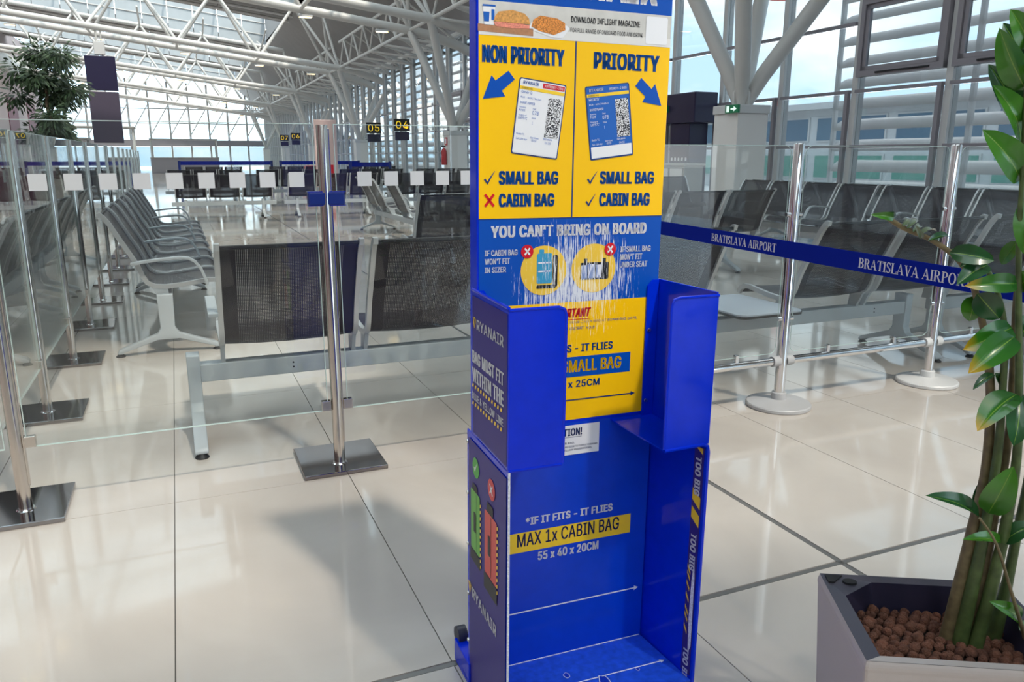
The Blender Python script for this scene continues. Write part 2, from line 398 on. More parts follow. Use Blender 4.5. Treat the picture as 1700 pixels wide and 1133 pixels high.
def lettering(s, fr, u0, u1, w0, h, m, parent, bold=0.03, lift=1, name='lettering', slant=0.0):
    """flat printed words in the frame fr(u, w, lift)"""
    v, f = glyph_mesh(s, bold)
    t = max(0.0, bold) * 1.5 * h; mb = MB()      # stroke weight: the same outline laid side by side
    for dx, dy in (((-t, -t*0.35), (-t, t*0.35), (0, 0), (t, -t*0.35), (t, t*0.35)) if t > 0 else ((0, 0),)):
        mb.add([fr(u0 + t + (u1 - u0 - 2*t)*(p[0] + slant*p[1]*h/(u1-u0)) + dx, w0 + t*0.35 + (h - t*0.7)*p[1] + dy, lift) for p in v], f)
    return build(mb, name, m, parent)
def printed(polys, fr, m, parent, lift=1, name='printed_panel'):
    mb = MB()
    for p in polys: mb.add([fr(u, w, lift) for u, w in p], [tuple(range(len(p)))])
    return build(mb, name, m, parent)
def rect(u0, u1, w0, w1): return [(u0, w0), (u1, w0), (u1, w1), (u0, w1)]
def stroke(pts, t, taper=False):
    """polygons of a polyline stroke of width t"""
    out = []
    for i in range(len(pts) - 1):
        (x0, y0), (x1, y1) = pts[i], pts[i+1]; L = math.hypot(x1-x0, y1-y0); nx, ny = -(y1-y0)/L*t/2, (x1-x0)/L*t/2
        k = 0.25 if taper and i == len(pts) - 2 else 1
        out.append([(x0-nx, y0-ny), (x1-nx*k, y1-ny*k), (x1+nx*k, y1+ny*k), (x0+nx, y0+ny)])
    return out

# ================================================================== THE SETTING
# ---- floor: 0.6 x 1.2 m polished tiles over dark grout, wide movement joints at x = 1.698 and y = 1.527
XL_, XR_, Y0_, Y1_ = -11.0, 9.3, -22.0, 88.0
floor = build(MB().box(XL_, XR_, Y0_, Y1_, -0.12, -0.004), 'floor', 'grout')
struct(floor, 'polished beige tile floor of the departure hall', 'floor')
JX, JY, TX, TY = -0.102, 1.527, 0.6, 1.2
def gap_x(k): return 0.0105 if k == 3 else 0.0014
def gap_y(k): return 0.0105 if k == 0 else 0.0013
cells = []
for i in range(math.floor((XL_-JX)/TX), math.ceil((XR_-JX)/TX)):
    for j in range(math.floor((Y0_-JY)/TY), math.ceil((Y1_-JY)/TY)):
        x0, x1 = JX + i*TX + gap_x(i), JX + (i+1)*TX - gap_x(i+1)
        y0, y1 = JY + j*TY + gap_y(j), JY + (j+1)*TY - gap_y(j+1)
        x0, x1, y0, y1 = max(x0, XL_), min(x1, XR_), max(y0, Y0_), min(y1, Y1_)
        if x1 - x0 < 0.02 or y1 - y0 < 0.02: continue
        cx, cy = (x0+x1)/2, (y0+y1)/2
        dep = cx*math.sin(YAW) + cy*math.cos(YAW); lat = cx*math.cos(YAW) - cy*math.sin(YAW)
        vis = dep > 0.9 and abs(lat) < dep*0.66 + 0.7
        cells.append((0 if vis else 1, cx*cx + cy*cy, x0, x1, y0, y1))
cells.sort()
rest = MB()
for n_, (nv, d2, x0, x1, y0, y1) in enumerate(cells):
    if n_ < 280 and nv == 0:
        blk('tile', x0, x1, y0, y1, -0.02, 0.0, 'tile', floor)
    else:
        rest.box(x0, x1, y0, y1, -0.02, 0.0)
rt = build(rest, 'tile_field', 'tile', floor); rt['kind'] = 'stuff'
for yy in (0,):
    blk('joint_strip', XL_, XR_, JY - 0.0075, JY + 0.0075, -0.02, -0.0012, 'joint_strip', floor)
    blk('joint_strip', JX + 3*TX - 0.0075, JX + 3*TX + 0.0075, Y0_, Y1_, -0.02, -0.0012, 'joint_strip', floor)

# ---- roof trusses, branching columns
TRUSS_Y = [-17.6, -3.85, 10.25, 24.02, 37.79, 51.56, 65.33, 79.1]
def chord_z(x): return 5.01 + (7.18 - x) * 0.121
ORD = ['rearmost behind the viewer', 'just behind the viewer', 'nearest in front of the viewer', 'first seen over the bag gauge', 'behind the hanging display', 'third in the distance', 'fourth in the distance', 'farthest, against the end wall']
XN = 7.18; MOD = 3.3
for ti, ty in enumerate(TRUSS_Y):
    t = tag(empty('roof_truss', (0, ty, 0)), 'white tubular roof truss spanning the hall, ' + ORD[ti], 'truss', 'roof trusses')
    xs = [XN - MOD*k for k in range(6)]; xl = -10.9
    for s in (-1.1, 1.1):
        bar('chord', (xl, s, chord_z(xl)), (XN, s, chord_z(XN)), 0.125, 'white_steel', t, 14)
        # the chord runs on past the node and bends down to the facade
        build(MB().tube([(XN, s, chord_z(XN)), (8.0, s, 4.86), (8.8, s, 4.62), (9.5, s, 4.34)], 0.15, 12), 'edge_chord', 'white_steel', t, True)
    bar('chord', (xl, 0, chord_z(xl) + 2.45), (XN - 0.4, 0, chord_z(XN) + 2.45), 0.11, 'white_steel', t, 12)
    for x in xs:
        for s in (-1.1, 1.1):
            bar('strut', (x, s, chord_z(x)), (x - MOD/2, 0, chord_z(x - MOD/2) + 2.45), 0.062, 'white_steel', t, 8)
            if x + MOD/2 < XN: bar('strut', (x, s, chord_z(x)), (x + MOD/2, 0, chord_z(x + MOD/2) + 2.45), 0.062, 'white_steel', t, 8)
        bar('strut', (x, -1.1, chord_z(x)), (x, 1.1, chord_z(x)), 0.05, 'white_steel', t, 8)
    bar('strut', (XN, -1.1, chord_z(XN)), (XN - 0.4, 0, chord_z(XN) + 2.45), 0.062, 'white_steel', t, 8)
    bar('strut', (XN, 1.1, chord_z(XN)), (XN - 0.4, 0, chord_z(XN) + 2.45), 0.062, 'white_steel', t, 8)
    # hangers from the top chord up to the skylight
    for k in range(6):
        x = XN - MOD/2 - MOD*k
        for s in (-2.6, 2.6): bar('strut', (x, 0, chord_z(x) + 2.45), (x, s, chord_z(x) + 3.0), 0.05, 'white_steel', t, 8)
    # column
    c = tag(empty('branching_column', (8.25, ty, 0)), 'white pillar with four splayed steel branches, under the truss ' + ORD[ti], 'column', 'branching columns')
    build(MB().box(-0.29, 0.29, -0.29, 0.29, 0, 1.80), 'pillar', 'pillar_white', c, bevel=0.012)
    build(MB().box(-0.31, 0.31, -0.31, 0.31, 1.80, 1.93), 'capital', 'post_grey', c, bevel=0.01)
    for dx, dy, dz in ((-1.07, -1.1, 5.01), (-1.07, 1.1, 5.01), (1.25, -1.1, 4.34), (1.25, 1.1, 4.34)):
        L = Vector((dx, dy, dz - 1.93)); k = L.normalized()
        build(MB().tube([(k.x*0.12, k.y*0.12, 1.95), (k.x*0.5, k.y*0.5, 1.93 + k.z*0.5 + 0.03), (dx, dy, dz)], [0.085, 0.12, 0.125], 14), 'branch', 'white_steel', c, True)
    build(MB().prism([(-0.17, 1.93), (0.17, 1.93), (0.17, 2.12), (0.10, 2.22), (-0.10, 2.22), (-0.17, 2.12)], 'y', -0.02, 0.02), 'gusset', 'white_steel', c)
    build(MB().prism([(-0.17, 1.93), (0.17, 1.93), (0.17, 2.12), (0.10, 2.22), (-0.10, 2.22), (-0.17, 2.12)], 'x', -0.02, 0.02), 'gusset', 'white_steel', c)
    # lamps under the chords
    if ti >= 2:
        WH = ['', '', 'the truss nearest in front', 'the truss over the bag gauge', 'the truss with the hanging display', 'the third distant truss', 'the fourth distant truss', 'the farthest truss']
        for k, x in enumerate((6.3, 4.0, 0.9, -2.4, -5.6)):
            lp = tag(empty('spot_lamp', (x, ty + 1.1, chord_z(x) - 0.145)), 'small lit warm lamp under %s, %s from the facade' % (WH[ti], ['first', 'second', 'third', 'fourth', 'fifth'][k]), 'lamp', 'truss lamps')
            build(MB().box(-0.2, 0.2, -0.09, 0.09, -0.06, 0.0), 'housing', 'post_grey', lp)
            build(MB().box(-0.17, 0.17, -0.07, 0.07, -0.075, -0.061), 'glowing_lens', 'lamp_glow', lp)

# ---- lattice girders along the facade between the columns
for gi in range(len(TRUSS_Y) - 1):
    ya, yb = TRUSS_Y[gi] + 1.1, TRUSS_Y[gi+1] - 1.1
    g = tag(empty('lattice_girder', (0, ya, 0)), 'white lattice girder between branching columns, %s bay from the rear wall' % ['first', 'second', 'third', 'fourth', 'fifth', 'sixth', 'seventh'][gi], 'girder', 'facade lattice girders')
    L = yb - ya; nb = 6
    ch = [(7.25, 5.05), (7.25, 6.1), (9.3, 4.75)]
    for x, z in ch: bar('chord', (x, 0, z), (x, L, z), 0.055, 'white_steel', g, 8)
    for k in range(nb):
        a, m_, b = L*k/nb, L*(k+0.5)/nb, L*(k+1)/nb
        bar('strut', (7.25, a, 5.05), (7.25, m_, 6.1), 0.04, 'white_steel', g, 6); bar('strut', (7.25, m_, 6.1), (7.25, b, 5.05), 0.04, 'white_steel', g, 6)
        bar('strut', (7.25, a, 5.05), (9.3, m_, 4.75), 0.045, 'white_steel', g, 6); bar('strut', (9.3, m_, 4.75), (7.25, b, 5.05), 0.045, 'white_steel', g, 6)
        bar('strut', (7.25, m_, 6.1), (9.3, m_, 4.75), 0.04, 'white_steel', g, 6)

# ---- ceiling: solid soffit strips between the skylights, solid edge strip over the facade
def zr(x): return chord_z(x) + 3.05
ceil = build(MB().add([(6.2, Y0_, zr(6.2)), (9.9, Y0_, 5.15), (9.9, Y1_, 5.15), (6.2, Y1_, zr(6.2)), (6.2, Y0_, zr(6.2)+.25), (9.9, Y0_, 5.4), (9.9, Y1_, 5.4), (6.2, Y1_, zr(6.2)+.25)],
     [(0,1,2,3),(7,6,5,4),(0,4,5,1),(1,5,6,2),(2,6,7,3),(3,7,4,0)]), 'ceiling', 'soffit')
struct(ceil, 'dark grey roof soffit over the departure hall', 'ceiling')
SK0, SK1 = -5.6, 3.55      # skylight reach either side of each truss
def slab(ya, yb, xa, xb, dz0, dz1, name, m, parent):
    v = [(x, y, zr(x) + dz) for dz in (dz0, dz1) for x, y in ((xa, ya), (xb, ya), (xb, yb), (xa, yb))]
    return build(MB().add(v, [(0,3,2,1),(4,5,6,7),(0,1,5,4),(1,2,6,5),(2,3,7,6),(3,0,4,7)]), name, m, parent)
edges = []
for ty in TRUSS_Y: edges += [ty + SK0, ty + SK1]
prev = Y0_
for ty in TRUSS_Y + [Y1_ - SK0]:
    a, b = prev, ty + SK0
    if b > a + 0.05:
        for k in range(5):
            xa = -11 + 17.2*k/5; xb = -11 + 17.2*(k+1)/5
            slab(a, min(b, Y1_), xa + 0.02, xb - 0.02, 0.0, 0.25, 'roof_panel', 'soffit', ceil)
        for q in (0.33, 0.66):
            y = a + (min(b, Y1_) - a)*q
            bar('purlin', (-10.9, y, zr(-10.9) - 0.15), (6.2, y, zr(6.2) - 0.15), 0.07, 'white_steel', ceil, 6)
    prev = ty + SK1
WN = 0
def lift(x, q): return zr(x) + 0.10 + 2.0*q          # glazing rises towards the far side, where an upstand closes it
for ti, ty in enumerate(TRUSS_Y):
    WN += 1
    w = struct(empty('window_%d' % WN, (0, 0, 0)), 'glazed skylight monitor over the truss ' + ORD[ti], 'skylight')
    ya, yb = max(ty + SK0, Y0_), min(ty + SK1, Y1_); xr = 6.2; nX = 6
    def quad(xa, xb, qa, qb, t0, t1, name, m):
        v = [(x, ya + (yb - ya)*q, lift(x, q) + t) for t in (t0, t1) for x, q in ((xa, qa), (xb, qa), (xb, qb), (xa, qb))]
        return build(MB().add(v, [(0,3,2,1),(4,5,6,7),(0,1,5,4),(1,2,6,5),(2,3,7,6),(3,0,4,7)]), name, m, w)
    X = [-11 + 17.2*k/nX for k in range(nX + 1)]
    for x in X: quad(x - 0.05, x + 0.05, 0, 1, -0.10, 0.06, 'rafter', 'white_steel')
    for q in range(4): quad(-11, xr, q/3 - 0.004, q/3 + 0.004, -0.06, 0.07, 'glazing_bar', 'white_steel')
    for k in range(nX):
        for q in range(3):
            milky = ti == 1 and X[k] > 2.9 and q == 2      # opal panes added out of view, diffusing sun to brighten the right-hand floor
            if milky: # a single opal sheet
                v = [(x, ya + (yb - ya)*qq, lift(x, qq)) for x, qq in ((X[k] + 0.05, q/3 + 0.004), (X[k+1] - 0.05, q/3 + 0.004), (X[k+1] - 0.05, (q+1)/3 - 0.004), (X[k] + 0.05, (q+1)/3 - 0.004))]
                build(MB().add(v, [(0, 1, 2, 3)]), 'added_diffuser_pane', 'roof_diffuser', w)
            else: quad(X[k] + 0.05, X[k+1] - 0.05, q/3 + 0.004, (q+1)/3 - 0.004, 0.0, 0.012, 'pane', 'roof_glass')
        for h in range(2):
            xa, xb = X[k] + (X[k+1] - X[k])*h/2 + 0.02, X[k] + (X[k+1] - X[k])*(h+1)/2 - 0.02
            v = [(x, y, zr(x) + dz) for y in (yb - 0.09, yb - 0.012) for x, dz in ((xa, -0.05), (xb, -0.05), (xb, 2.02), (xa, 2.02))]
            build(MB().add(v, [(0,3,2,1),(4,5,6,7),(0,1,5,4),(1,2,6,5),(2,3,7,6),(3,0,4,7)]), 'upstand_panel', 'upstand', w)
    for dz in (0.55, 1.25): bar('glazing_bar', (-11, yb - 0.13, zr(-11) + dz), (xr, yb - 0.13, zr(xr) + dz), 0.03, 'white_steel', w, 6)
    # gable infill at the facade end
    build(MB().add([(xr, ya, zr(xr)), (xr, yb, zr(xr)), (xr, yb, lift(xr, 1)), (xr, ya, lift(xr, 0)), (xr + .06, ya, zr(xr)), (xr + .06, yb, zr(xr)), (xr + .06, yb, lift(xr, 1)), (xr + .06, ya, lift(xr, 0))], [(0,1,2,3),(7,6,5,4),(0,4,5,1),(1,5,6,2),(2,6,7,3),(3,7,4,0)]), 'gable_panel', 'soffit_light', w)

# ---- facade on the right: steel posts, dark rails, panes, tilting vents, white sun louvres outside
XW = 9.2; LOUV = None
def louver_mesh(L):
    """aerofoil blade, thick nose outside, tilted"""
    top = [(0.0, 0.0), (0.06, 0.028), (0.14, 0.034), (0.24, 0.018), (0.30, 0.0), (0.24, -0.012), (0.14, -0.02), (0.06, -0.018)]
    a = math.radians(36); p = [(x*math.cos(a) - z*math.sin(a), x*math.sin(a) + z*math.cos(a)) for x, z in top]
    return MB().prism(list(reversed(p)), 'y', 0, L).mesh('louver', True)
lm = {}
yk = -6.4; mods = []
while yk < 87:
    Lm = 3.06 if yk < 27 else 13.77
    mods.append((yk, Lm)); yk += Lm
ZT = 5.1
for mi, (ya, Lm) in enumerate(mods):
    WN += 1
    yb = min(ya + Lm, 87.9); Lm = yb - ya
    w = struct(empty('window_%d' % WN, (XW, ya, 0)), 'facade window bay with white sun louvres outside, number %d from the rear' % (mi + 1), 'window')
    near = Lm < 4; clear = 8.5 < ya < 14
    LL = 3.92 if 5.5 < ya < 6 else round(Lm, 2)      # the blades run on past the last vent window
    if LL not in lm: lm[LL] = louver_mesh(LL - 0.06); lm[LL].materials.append(MATS['louver_white'])
    nsub = max(1, round(Lm / 1.53))
    for k in range(nsub):
        y = Lm*k/nsub; yn = Lm*(k+1)/nsub
        blk('post', -0.045, 0.095, y - 0.05, y + 0.05, 0, ZT, 'post_grey', w)
        blk('mullion', -0.10, -0.04, y + 0.06, y + 0.12, 0, ZT if not near else 2.09, 'frame_grey' if near else 'post_grey', w)
        if not clear: blk('louver_post', 0.40, 0.46, y - 0.03, y + 0.03, 0, ZT, 'louver_white', w)
        for z in ((1.30, 2.07) if near and not clear else (1.30, 2.07, 3.0)):
            blk('rail', -0.09, -0.02, y + 0.05, yn - 0.05, z - 0.022, z + 0.022, 'frame_grey', w)
        blk('pane', 0.0, 0.012, y + 0.05, yn - 0.05, 0.10, 1.275, 'window_glass', w)
        blk('pane', 0.0, 0.012, y + 0.05, yn - 0.05, 1.325, 2.045, 'window_glass', w)
        if near and not clear:
            # vent sash: outer frame, sash frame, pane, winder rod
            fy0, fy1 = y + 0.06, yn - 0.06
            for z0, z1, d0, d1 in ((2.26, 2.34, fy0, fy1), (3.22, 3.32, fy0, fy1)): blk('vent_frame', -0.11, 0.0, d0, d1, z0, z1, 'frame_grey', w)
            for d0 in (fy0, fy1 - 0.07): blk('vent_frame', -0.11, 0.0, d0, d0 + 0.07, 2.26, 3.32, 'frame_grey', w)
            for z0, z1, d0, d1 in ((2.345, 2.40, fy0 + .075, fy1 - .075), (3.16, 3.215, fy0 + .075, fy1 - .075)): blk('sash', -0.085, -0.03, d0, d1, z0, z1, 'frame_grey', w)
            for d0 in (fy0 + .075, fy1 - .13): blk('sash', -0.085, -0.03, d0, d0 + 0.055, 2.345, 3.215, 'frame_grey', w)
            blk('pane', -0.06, -0.05, fy0 + .13, fy1 - .13, 2.40, 3.16, 'window_glass', w)
            blk('pane', 0.0, 0.012, y + 0.05, yn - 0.05, 2.09, 2.26, 'window_glass', w)
            blk('winder', -0.13, -0.11, fy0 + 0.2, fy1 - 0.35, 2.29, 2.31, 'rubber', w)
            blk('pane', 0.0, 0.012, y + 0.05, yn - 0.05, 3.32, ZT, 'window_glass', w)
        else:
            blk('pane', 0.0, 0.012, y + 0.05, yn - 0.05, 2.095, 2.975, 'window_glass', w)
            blk('pane', 0.0, 0.012, y + 0.05, yn - 0.05, 3.025, ZT, 'window_glass', w)
    blk('sill', -0.1, 0.1, 0, Lm, 0, 0.10, 'frame_grey', w)
    blk('head', -0.1, 0.1, 0, Lm, ZT, ZT + 0.12, 'white_steel', w)
    if LL == 3.92:
        blk('louver_post', 0.40, 0.46, LL - 0.09, LL - 0.03, 0, ZT, 'louver_white', w)
    for k in range(0 if clear else 14):
        o = bpy.data.objects.new('louver', lm[LL]); COL.objects.link(o); o.parent = w
        o.location = (0.42, 0.03, 0.62 + 0.31*k)

# ---- the other walls
wl_ = build(MB().box(-11.3, -11.0, Y0_, Y1_, 0, 10.6), 'wall_left', 'wall_pale'); struct(wl_, 'pale left wall of the hall far behind the barrier', 'wall')
for k in range(12):
    blk('wall_panel', -10.99, -10.95, -20 + 9*k + 0.02, -20 + 9*k + 4.2, 0.1, 5.6, 'wall_burgundy', wl_)
wb = build(MB().box(-11.3, 9.3, Y0_ - 0.3, Y0_, 0, 9.5), 'wall_rear', 'wall_dim'); struct(wb, 'pale rear wall behind the viewer', 'wall')
for k in range(6): blk('wall_panel', -10 + 3.2*k, -10 + 3.2*k + 2.4, Y0_, Y0_ + 0.04, 0.1, 3.0, 'purple_panel', wb)
we = struct(empty('wall_far', (0, Y1_, 0)), 'glazed far end wall of the hall with a dark fascia', 'wall')
for k in range(12):
    x = -11 + 20.2*k/11
    blk('post', x - 0.09, x + 0.09, -0.1, 0.1, 0, 9.0 - 0.1*k, 'white_steel', we)
    if k < 11:
        blk('pane', x + 0.1, x + 20.2/11 - 0.1, 0, 0.02, 3.1, 8.6, 'roof_glass', we); blk('pane', x + 0.1, x + 20.2/11 - 0.1, 0, 0.02, 0.2, 2.1, 'window_glass', we)
        bar('brace', (x, -0.3, 3.2), (x + 20.2/11, -0.3, 6.2), 0.05, 'white_steel', we, 6)
for z in (4.4, 5.8): blk('rail', -11, 9.2, -0.08, 0.08, z - 0.05, z + 0.05, 'post_grey', we)
blk('fascia', -11, 9.2, -1.2, 0.0, 2.15, 2.75, 'frame_grey', we)
du = build(MB().tube([(-9.6, 20, 7.6), (-9.6, 45, 7.4), (-9.6, 70, 7.1), (-9.6, 86, 7.0)], 0.55, 20), 'ventilation_duct', 'duct', None, True); tag(du, 'fat pale ventilation duct running high along the left wall', 'duct')
for k in range(14):
    build(MB().lathe([(0.55, -0.05), (0.585, -0.05), (0.585, 0.05), (0.55, 0.05)], 20), 'duct_ring', 'duct', du, True, loc=(-9.6, 24 + 4.2*k, 7.56 - 0.0088*4.2*k - 0.02), rot=(math.pi/2, 0, 0))

# ---- outside: apron, office building, floodlight mast
ap = build(MB().box(9.4, 160, -80, 160, -0.5, -0.25), 'apron_ground', 'asphalt'); struct(ap, 'grey concrete apron outside the windows', 'ground')
bl = tag(empty('office_building', (25, -24, -0.25)), 'long white low building with green-blue windows across the apron', 'building')
build(MB().box(0, 9, 0, 60, 0, 3.3), 'wall', 'facade_white', bl); build(MB().box(-0.5, 9.5, -0.5, 60.5, 3.3, 3.55), 'roof', 'post_grey', bl)
for st in range(2):
    for k in range(30):
        f = blk('window', -0.06, 0.02, 0.5 + 2*k, 2.1 + 2*k, 0.5 + 1.5*st, 1.5 + 1.5*st, 'post_grey', bl)
        build(MB().box(-0.075, -0.065, 0.58 + 2*k, 2.02 + 2*k, 0.56 + 1.5*st, 1.44 + 1.5*st), 'pane', 'facade_green' if st == 0 else 'facade_glass', bl)
ms = tag(empty('floodlight_mast', (52, 59, -0.25)), 'red and white floodlight mast standing on the apron', 'mast')
for k in range(7): build(MB().tube([(0,0,2.2*k), (0,0,2.2*(k+1) - 0.02)], 0.42 - 0.02*k, 12), 'pole_section', 'mast_red' if k % 2 == 0 else 'louver_white', ms, True)
build(MB().tube([(2.2*math.cos(a*math.pi/8), 2.2*math.sin(a*math.pi/8), 15.5) for a in range(17)], 0.1, 6), 'platform_ring', 'mast_red', ms, True)
build(MB().tube([(2.2*math.cos(a*math.pi/8), 2.2*math.sin(a*math.pi/8), 16.5) for a in range(17)], 0.08, 6), 'guard_rail', 'mast_red', ms, True)
build(MB().lathe([(0.3, 15.35), (2.3, 15.35), (2.3, 15.45), (0.3, 15.45)], 16), 'platform', 'mast_red', ms)
for a in range(8): bar('rail_post', (2.2*math.cos(a*math.pi/4), 2.2*math.sin(a*math.pi/4), 15.4), (2.2*math.cos(a*math.pi/4), 2.2*math.sin(a*math.pi/4), 16.5), 0.07, 'mast_red', ms, 6)
for a in range(6): build(MB().box(-0.35, 0.35, -0.15, 0.15, -0.3, 0.3), 'floodlight', 'facade_white', ms, loc=(2.4*math.cos(a*1.047), 2.4*math.sin(a*1.047), 16.9))

# ================================================================== THE BAG GAUGE
SZ = tag(empty('bag_gauge', (0.726, 1.384, 0.0), (0, 0.009, -0.0244)), 'tall blue and yellow cabin-bag gauge stand in the middle of the hall', 'bag gauge')
BL, BR = -0.218, 0.189
FY = -0.185                       # front plane of the bins
build(MB().box(BL, BR, 0.0, 0.042, 0.0, 1.58), 'back_board', 'blue_metal', SZ, bevel=0.003)
def FB(u, w, k=1): return (u, -0.0004*k - 0.0002, w)          # back board, facing the viewer
m0, m1 = BL + 0.004, BR - 0.002
printed([rect(m0, m1, 1.4286, 1.575)], FB, 'print_blue', SZ, 1, 'header_panel')
printed([rect(m0, m1, 1.3702, 1.4286)], FB, 'grey_print', SZ, 1, 'food_strip')
printed([rect(m0, m1, 1.3702, 1.3860)], FB, 'grey_print_light', SZ, 2, 'food_strip')
printed([rect(m0, m1, 1.0408, 1.3702)], FB, 'print_yellow', SZ, 1, 'yellow_panel')
printed([rect(m0, m1, 0.8710, 1.0408)], FB, 'print_blue', SZ, 1, 'blue_panel')
printed([rect(m0, m1, 0.6185, 0.8710)], FB, 'print_yellow', SZ, 1, 'yellow_panel')
printed([rect(m0, m1, 0.062, 0.6120)], FB, 'cabin_blue', SZ, 1, 'cabin_back_panel')
printed([rect(-0.0212, -0.0182, 1.0408, 1.3702)], FB, 'dark_blue_print', SZ, 2, 'divider_line')
printed([rect(m0, m1, 1.0400, 1.0418)], FB, 'dark_blue_print', SZ, 2, 'divider_line')
# header word with its emblem (lower part shows at the top of the picture)
lettering('RYANAIR', FB, -0.128, 0.1532, 1.4447, 0.066, 'print_white', SZ, 0.035, 2, slant=-0.0)
HARP = [[(0.0, 1.0), (0.12, 1.0), (0.30, 0.75), (0.42, 0.35), (0.5, 0.0), (0.62, 0.02), (0.62, 0.45), (0.5, 0.8), (0.3, 1.0), (0.75, 0.95), (0.95, 0.8), (0.9, 0.45), (0.68, 0.08), (0.62, 0.0), (0.45, -0.08), (0.2, 0.35), (0.05, 0.75)]]
def harp(fr, u, w, s, m, lift):
    a = [(0.0, 1.0), (0.22, 0.98), (0.40, 0.62), (0.58, 0.05), (0.46, 0.0), (0.20, 0.45)]
    b = [(0.30, 1.0), (0.62, 1.04), (0.95, 0.86), (0.90, 0.55), (0.66, 0.12), (0.74, 0.60), (0.60, 0.86)]
    printed([[(u + x*s*0.85, w + y*s) for x, y in q] for q in (a, b)], fr, m, SZ, lift, 'harp_emblem')
harp(FB, -0.185, 1.4447, 0.06, 'yellow_print', 2)
# food strip
printed([[(-0.2064, 1.420), (-0.2035, 1.387), (-0.1855, 1.387), (-0.1824, 1.420)]], FB, 'card_white', SZ, 3, 'printed_cup')
printed([[(-0.2055, 1.409), (-0.2040, 1.393), (-0.1945, 1.393), (-0.1935, 1.409)], rect(-0.19, -0.184, 1.396, 1.414), rect(-0.2068, -0.182, 1.4185, 1.4215)], FB, 'card_blue', SZ, 4, 'printed_cup')
printed([[(-0.2155, 1.3885), (-0.2155, 1.3765), (-0.1080, 1.3735), (-0.1080, 1.3865)]], FB, 'wood_print', SZ, 3, 'printed_tray')
printed([[(-0.1860, 1.392), (-0.1800, 1.386), (-0.1500, 1.3845), (-0.1160, 1.386), (-0.1150, 1.391), (-0.15, 1.3965)]], FB, 'ham', SZ, 4, 'printed_sandwich')
printed([[(-0.1860, 1.394), (-0.115, 1.393), (-0.117, 1.403), (-0.126, 1.411), (-0.150, 1.4155), (-0.176, 1.411), (-0.183, 1.403)]], FB, 'bread', SZ, 5, 'printed_sandwich')
printed([[(-0.1170, 1.386), (-0.070, 1.3735), (-0.048, 1.3735), (-0.034, 1.391), (-0.040, 1.396), (-0.112, 1.397)]], FB, 'card_white', SZ, 3, 'printed_plate')
printed([[(-0.1120, 1.390), (-0.095, 1.383), (-0.066, 1.378), (-0.043, 1.388), (-0.044, 1.400), (-0.060, 1.407), (-0.094, 1.410), (-0.108, 1.402)]], FB, 'lasagne', SZ, 4, 'printed_lasagne')
lettering('DOWNLOAD INFLIGHT MAGAZINE', FB, -0.0312, 0.1163, 1.4032, 0.0105, 'black_print', SZ, 0.012, 3)
lettering('FOR FULL RANGE OF ONBOARD FOOD AND DRINK', FB, -0.0321, 0.1233, 1.3853, 0.0078, 'black_print', SZ, -0.004, 3)
printed([rrect(0.1298, 0.1785, 1.374, 1.4245, 0.004)], FB, 'card_white', SZ, 3, 'blank_card')
# yellow panel
for s_, u0, u1, w, h in (('NON PRIORITY', -0.2077, -0.0434, 1.323, 0.0308), ('PRIORITY', 0.0185, 0.1638, 1.3225, 0.0312), ('SMALL BAG', -0.1746, -0.0505, 1.1052, 0.0256),
        ('CABIN BAG', -0.1744, -0.0581, 1.0632, 0.0256), ('SMALL BAG', 0.0398, 0.1646, 1.1057, 0.0252), ('CABIN BAG', 0.0400, 0.1569, 1.0621, 0.0262)):
    lettering(s_, FB, u0, u1, w, h, 'print_blue_text', SZ, 0.045, 3)
printed([[(-0.2064, 1.2596), (-0.1623, 1.2656), (-0.1689, 1.2753), (-0.1436, 1.296), (-0.1561, 1.3108), (-0.1815, 1.2927), (-0.1892, 1.3015)]], FB, 'print_blue', SZ, 3, 'printed_arrow')
printed([[(0.1729, 1.2592), (0.1565, 1.3003), (0.1488, 1.2905), (0.1242, 1.3105), (0.1115, 1.2946), (0.1352, 1.2755), (0.1288, 1.2652)]], FB, 'print_blue', SZ, 3, 'printed_arrow')
def tick(fr, u, w, s, m, lift): printed(stroke([(u, w + 0.40*s), (u + 0.28*s, w + 0.06*s)], 0.15*s) + stroke([(u + 0.22*s, w + 0.02*s), (u + 0.44*s, w + 0.42*s), (u + 0.85*s, w + s)], 0.13*s, True), fr, m, SZ, lift, 'printed_tick')
def cross(fr, u, w, s, m, lift, t=0.22): printed(stroke([(u, w), (u + 0.8*s, w + s)], t*s) + stroke([(u, w + s), (u + 0.8*s, w)], t*s), fr, m, SZ, lift, 'printed_cross')
tick(FB, -0.2030, 1.106, 0.0245, 'dark_blue_print', 3); tick(FB, 0.0128, 1.106, 0.0245, 'dark_blue_print', 3); tick(FB, 0.0108, 1.0625, 0.0245, 'dark_blue_print', 3)
cross(FB, -0.2020, 1.0650, 0.0225, 'print_red', 3)
